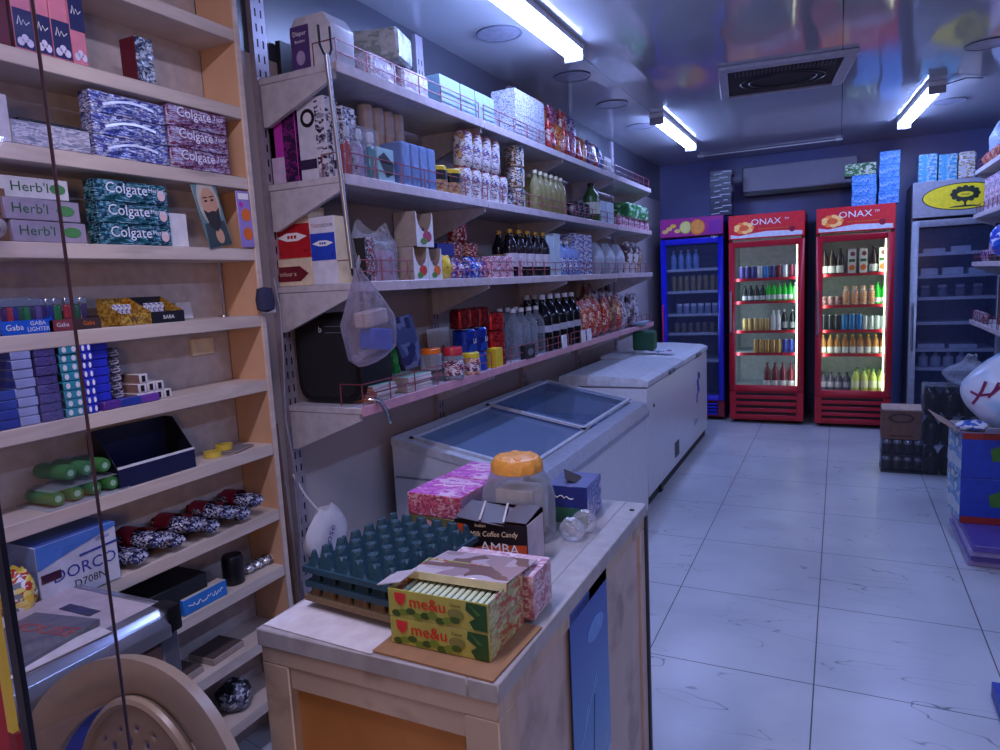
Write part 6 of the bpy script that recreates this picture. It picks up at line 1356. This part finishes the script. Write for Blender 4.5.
# ---- on top of the fridges
bb = P('blue carton print', [(60, 130, 210), (72, 142, 216), (110, 172, 226), (54, 118, 204)], 14, .45, 0, (1, 1, 2)); bbs = M('blue carton side', (40, 100, 180), .45)
a = ((0.178, 0.191, 0.258), (0.367, 0.156, 0.435))
for c, (dm, n) in enumerate(zip(a, (3, 4))):
    for i in range(n): o = pbox('blue_carton', dm[1]-.004, .2, dm[2]/n-.001, bb, bbs, bbs, 'bright blue carton on the right red fridge, %s of the %s stack' % (lv(i, n), ('left', 'right')[c]), 'carton'); o.location = (dm[0]+.004*(i % 2), 6.98, 1.961+i*dm[2]/n); o['group'] = 'blue cartons on the red fridge'; squiggle(o, -.07, .07, dm[2]/n*.5, .018, -.1008, M('pale blue ink', (190, 215, 235), .5), 12, .004)
o = pbox('green_carton', .24, .18, .1, P('green carton print', [(50, 110, 60), (90, 140, 80), (200, 210, 180), (40, 90, 50)], 16, .45), None, None, 'green printed carton on top of the left blue carton stack', 'carton'); o.location = (a[0][0]-.03, 6.98, 1.962+a[0][2])
ts = P('turquoise pack print', [(70, 160, 200), (90, 172, 206), (170, 196, 200), (60, 140, 190)], 14, .35)
for c, dm in enumerate(((0.645, 0.135, 0.227), (0.786, 0.132, 0.210))):
    for i in range(2): o = pbox('turquoise_pack', dm[1]-.004, .18, dm[2]/2-.001, ts, None, None, 'turquoise pack on the tall grey fridge, %s %s' % (('lower', 'upper')[i], ('left', 'right')[c]), 'pack'); o.location = (dm[0], 6.95, 2.106+i*dm[2]/2); o['group'] = 'turquoise packs'
dm = (0.920, 0.122, 0.216); o = softpack('film_pack', dm[1], .18, dm[2], P('film pack print', [(190, 190, 200), (205, 200, 190), (170, 140, 90), (215, 215, 225)], 14, .25, 0, (1, 1, 1), .5), 'white film wrapped pack right of the turquoise packs'); o.location = (dm[0], 6.95, 2.106)
dkp = P('dark pack print', [(26, 28, 50), (34, 36, 60), (40, 44, 70)], 20, .35)
for i in range(8):
    o = pbox('dark_pack', .20, .16, .052, dkp, None, None, 'flat dark pack with white lettering on the blue fridge, %s of stack' % lv(i, 8), 'pack'); o.location = (-1.03+.006*math.sin(i*2), 7.10, 1.991+.0525*i); o['group'] = 'dark lettered packs'
    for k in range(2): decal(o, [(-.09+.02*(i % 3)+.08*k, .012+.02*k), (-.01+.02*(i % 2)+.08*k, .018+.014*k), (-.01+.02*(i % 2)+.08*k, .027+.014*k), (-.09+.02*(i % 3)+.08*k, .021+.02*k)], -.0805, M('dull white ink', (190, 195, 215), .5), 'white_lettering')

# ---- green carrier and paper on the chest freezer lid
o = softpack('green_bag', .17, .12, .15, M('dark green bag', (24, 84, 56), .45), 'dark green carrier bag standing on the far lid of the chest freezer', 'bag'); o.location = FLT[0]
o = MB().surf([[(-.09+.18*i/6, -.06+.12*j/4, .004+.02*math.sin(i*1.3+j)*math.sin(j*.9)**2) for i in range(7)] for j in range(5)]).build('flyer', P('flyer print', [(214, 216, 226), (120, 170, 210), (220, 222, 230), (150, 60, 110)], 9, .35)); tag(o, 'crumpled white and blue flyer lying beside the green bag', 'paper'); o.location = FLT[1]

# ================================================================== RIGHT SIDE
XR = .955
def rbox(name, y, w_, z, d_, h_, m, label, cat='pack', group=None, dx=0): 
    o = pbox(name, w_, d_, h_, m, None, None, label, cat); o.location = (XR+d_/2+dx, y, z); o.rotation_euler = (0, 0, -HP)
    if group: o['group'] = group
    return o
z = 2.117
o = blob('clear_bag', .34, .24, .30, CL('pale bag film', (205, 215, 235), .5, .2, .6, 14, (190, 205, 230)), 'large pale film bag on the top right wall shelf', 'bag', 70, knot=False); o.location = (XR+.165, 6.22, z+.02)
for i in range(6): o = pillow('snack_bag', .12, .07, .11, P('snack rust', [(170, 80, 60), (210, 150, 100), (120, 60, 90)], 20, .3), 'rust coloured snack bag along the top right wall shelf, '+od(i, 6), 'snack bag', 71+i); o.location = (XR+.02, 5.35+.19*i, z); o.rotation_euler = (0, 0, HP); o['group'] = 'rust snack bags'
z = 1.79
for i in range(5):
    for j in range(2): rbox('pink_white_pack', 5.4+.2*i, .19, z+.121*j, .2, .12, P('pink lilac pack', [(190, 110, 150), (214, 205, 220), (200, 190, 215), (110, 60, 110)], 18, .35), 'pink and white pack on the second right wall shelf, %s layer, %s' % (('lower', 'upper')[j], od(i, 5)), 'pack', 'pink packs on the right wall')
z = 1.43
o = blob('blue_bag', .40, .22, .30, P('blue bag print', [(40, 80, 200), (60, 110, 220), (200, 210, 235), (30, 60, 170)], 8, .3), 'plump bright blue bag on the third right wall shelf', 'bag', 80, knot=False); o.location = (XR+.16, 5.80, z)
o = bottle('dark_bottle', .05, .27, drk, black, M('label lilac', (1,1,1)), 'dark bottle left of the blue bag on the third right wall shelf', 'bottle'); o.location = (XR+.06, 6.08, z)
for i in range(3): o = pillow('sweet_pouch', .12, .05, .09, P('mixed pouch', [(1,1,1)]), 'small mixed sweet pouch at the far end of the third right shelf, '+od(i, 3), 'pouch', 84+i); o.location = (XR+.04, 6.2+.11*i, z); o.rotation_euler = (0, 0, HP)
z = .985
o = rbox('brown_carton', 5.78, .42, z, .22, .34, M('dark brown carton', (84, 60, 52), .6), 'dark brown carton standing on the lowest right wall shelf', 'carton', None, .06)
for i in range(4): o = pillow('small_pack', .1, .05, .08, P('wire pack print', [(110, 80, 100), (190, 170, 180), (80, 60, 90)], 20, .35), 'small dull pink pack behind the wire on the lowest right shelf, '+od(i, 4), 'pack', 90+i); o.location = (XR+.0, 6.06+.11*i, z); o.rotation_euler = (0, 0, HP); o['group'] = 'small packs, lowest right shelf'
# shrink-wrapped crates
cap_ = M('silver can top', (190, 194, 204), .25, .7); shr = CL('shrink film', (216, 220, 228), .03, .08, .5, 14)
def multipack(label, x, y, z, nx_, ny_, r, h, body, dark_bottles=False, group=None):
    w_, d_ = nx_*r*2.04+.01, ny_*r*2.04+.01
    t = thing('drink_multipack', label, 'multipack', (x, y, z), 0, group)
    for i in range(nx_):
        for j in range(ny_):
            px_, py_ = (i-(nx_-1)/2)*r*2.04, (j-(ny_-1)/2)*r*2.04
            if dark_bottles: o = MB().lathe([(r*.9, .004), (r*.98, .02), (r*.98, h*.6), (r*.5, h*.82), (r*.3, h*.86), (r*.3, h*.93)], 14).build('bottle', body, t, (px_, py_, 0)); MB().lathe([(r*.34, h*.92), (r*.34, h*.98)], 10).build('cap', dark, o)
            else: o = MB().lathe([(r*.86, .004), (r*.98, .015), (r*.98, h*.68), (r*.9, h*.74)], 14).build('can', body, t, (px_, py_, 0)); MB().lathe([(r*.9, h*.74), (r*.88, h*.94), (r*.8, h*.97)], 14).build('can_top', cap_, o)
    MB().box(-w_/2, w_/2, -d_/2, d_/2, .002, h).build('shrink_wrap', shr, t, bevel=.012, seg=2)
    MB().box(-w_/2, w_/2, -d_/2, d_/2, .001, h*.22).build('tray', M('tray dark', (44, 46, 58), .4), t) if not dark_bottles else None
    return t
dkc = M('can dark body', (30, 32, 42), .3)
for i in range(2): multipack('shrink-wrapped tray of silver-topped cans on the floor, %s of two' % ('bottom', 'top')[i], .41, 5.50, .118*i, 4, 3, .031, .117, dkc, group='can trays')
o_ = thing('brown_box', 'brown cardboard box with a pale lid flap on the can trays', 'box', (.398, 5.50, .2375)); MB().box(-.12, .12, -.09, .09, 0, .21).build('carton', M('brown box print', (112, 82, 70), .6), o_, bevel=.002); MB().obox((.0, -.06, .222), (.24, .075, .003), Matrix.Rotation(.5, 3, 'X')).build('lid_flap', M('flap tan', (176, 146, 130), .6), o_); decal(o_, ell(0, .15, .08, .035, 20), -.0902, M('box dark print', (70, 50, 46), .6), 'oval_print'); decal(o_, ell(0, .15, .06, .022, 20), -.0908, M('brown box print', (1,1,1)), 'oval_centre'); decal(o_, rec(-.07, .07, .02, .03), -.0905, M('box dark print', (1,1,1)), 'line_print')
for i in range(3):
    multipack('shrink-wrapped pack of large dark bottles beside can trays, %s' % lv(i, 3), .685, 5.50, .0+.206*i, 3, 2, .05, .205, M('bottle near black', (16, 16, 22), .18), True, 'dark bottle packs')
o = blob('crumpled_clear_bag', .30, .22, .2, film, 'crumpled clear plastic bag on top of the dark bottle packs', 'bag', 95); o.location = (.80, 5.50, .619)
# stacked blue cartons with a big bag on top, purple packs under
pp_ = M('purple pack', (84, 70, 150), .4)
for i in range(4):
    o = softpack('flat_purple_pack', .46, .62, .03, pp_ if i % 2 else M('pale violet pack', (150, 140, 190), .4), 'flat %s pack on the floor under the blue cartons, %s' % (('pale violet', 'purple')[i % 2], lv(i, 4))); o.location = (.80+.01*(i % 2), 4.10-.02*i, .031*i); o['group'] = 'flat purple packs'
cbl = M('carton deep blue', (30, 60, 160), .4); cbl2 = P('carton side print', [(110, 160, 200), (60, 110, 180), (205, 210, 200), (70, 130, 90)], 7, .4)
for i in range(2):
    t = thing('blue_crate_carton', ('lower blue carton with green and yellow lettering beside the right shelves', 'upper blue carton with open flaps and green lettering')[i], 'carton', (.775, 4.22, .125+.235*i), .06, 'blue cartons on the floor')
    MB().box(-.22, .22, -.16, .16, 0, .233, mats={'f': 0, 'l': 1, 'r': 1, 't': 2}).build('carton', [cbl, cbl2, card], t, bevel=.002)
    decal(t, [(-.09, .09), (.16, .10), (.17, .16), (-.05, .175), (-.1, .15)], -.1605, M('lime dark', (60, 110, 40), .4), 'green_patch'); text(t, 'Peppersi', .055, .04, -.163, .13, M('lime ink', (190, 205, 60), .4), 'f', .85, .05, .2)
    decal(t, rec(-.22, .22, 0, .035) if i == 0 else rec(-.22, .22, .2, .232), -.1605, M('carton red brown', (140, 40, 36), .4), 'red_band')
    mb_ = decal(t, [(-.16, .02), (.16, .04), (.16, .09), (-.16, .075)], -.2205, M('carton pale band', (190, 200, 205), .4), 'pale_band', face='r'); mb_.rotation_euler = (0, 0, PI)
    if i:
        MB().obox((-.275, .0, .262), (.11, .3, .003), Matrix.Rotation(.55, 3, 'Y')).build('open_flap', M('flap tan', (1,1,1)), t); MB().obox((.05, -.20, .255), (.36, .09, .003), Matrix.Rotation(-.5, 3, 'X')).build('open_flap', M('flap grey pale', (176, 172, 184), .6), t)
wbag = M('bag white blue', (205, 212, 228), .35, bump=.2, scale=8)
wm, nt, out = _new('white blue bag'); b = nt.nodes.new('ShaderNodeBsdfPrincipled'); b.inputs['Roughness'].default_value = .3
n = _noise(nt, _coord(nt, (1, 1, 1)), 3.2, 2, .4); nt.links.new(_ramp(nt, n, [(.42, (212, 216, 228)), (.52, (150, 190, 225)), (.62, (50, 110, 200))]), b.inputs['Base Color']); nt.links.new(b.outputs[0], out.inputs[0])
o = blob('detergent_bag', .54, .36, .36, wm, 'big white and blue plastic bag with red script on the open carton', 'bag', 99, knot=False, ruff=.05); o.location = (.845, 4.20, .60)
def bagp(a, z): a = math.radians(a); return (.262*math.cos(a), .176*math.sin(a), z)
mb = MB().tube([bagp(208, .13), bagp(214, .16), bagp(220, .2), bagp(224, .25)], .007, 6).tube([bagp(204, .19), bagp(216, .175), bagp(232, .19), bagp(240, .23)], .007, 6).tube([bagp(228, .17), bagp(234, .21), bagp(238, .25)], .006, 6)
mb.build('red_script', M('script maroon', (130, 30, 80), .4), o)
o = blob('blue_pouch', .14, .10, .05, P('white blue pouch', [(205, 210, 226), (60, 90, 180), (214, 216, 228)], 8, .3), 'white and blue pouch lying under the big bag on the carton', 'pouch', 101, knot=False); o.location = (.61, 4.10, .597)
o = softpack('film_roll_pack', .2, .14, .4, film, 'clear film covered bundle leaning beside the upper blue carton', 'bundle'); o.location = (.93, 3.95, .13)
o = pbox('blue_card_box', .2, .25, .05, cbl, None, None, 'blue flat box lying on the floor at the right edge of the frame', 'box'); o.location = (.575, 2.50, 0)

# everything that stands on something gets a hair of clearance
for o in list(C.objects):
    if o.parent is None and 'category' in o and o['category'] not in ('shelves', 'shelf', 'upright', 'fridge', 'freezer', 'light', 'ceiling light', 'vent', 'rail', 'air conditioner', 'counter', 'chair', 'door', 'banner', 'poster', 'basket', 'pliers', 'pole'):
        o.location.z += .0008
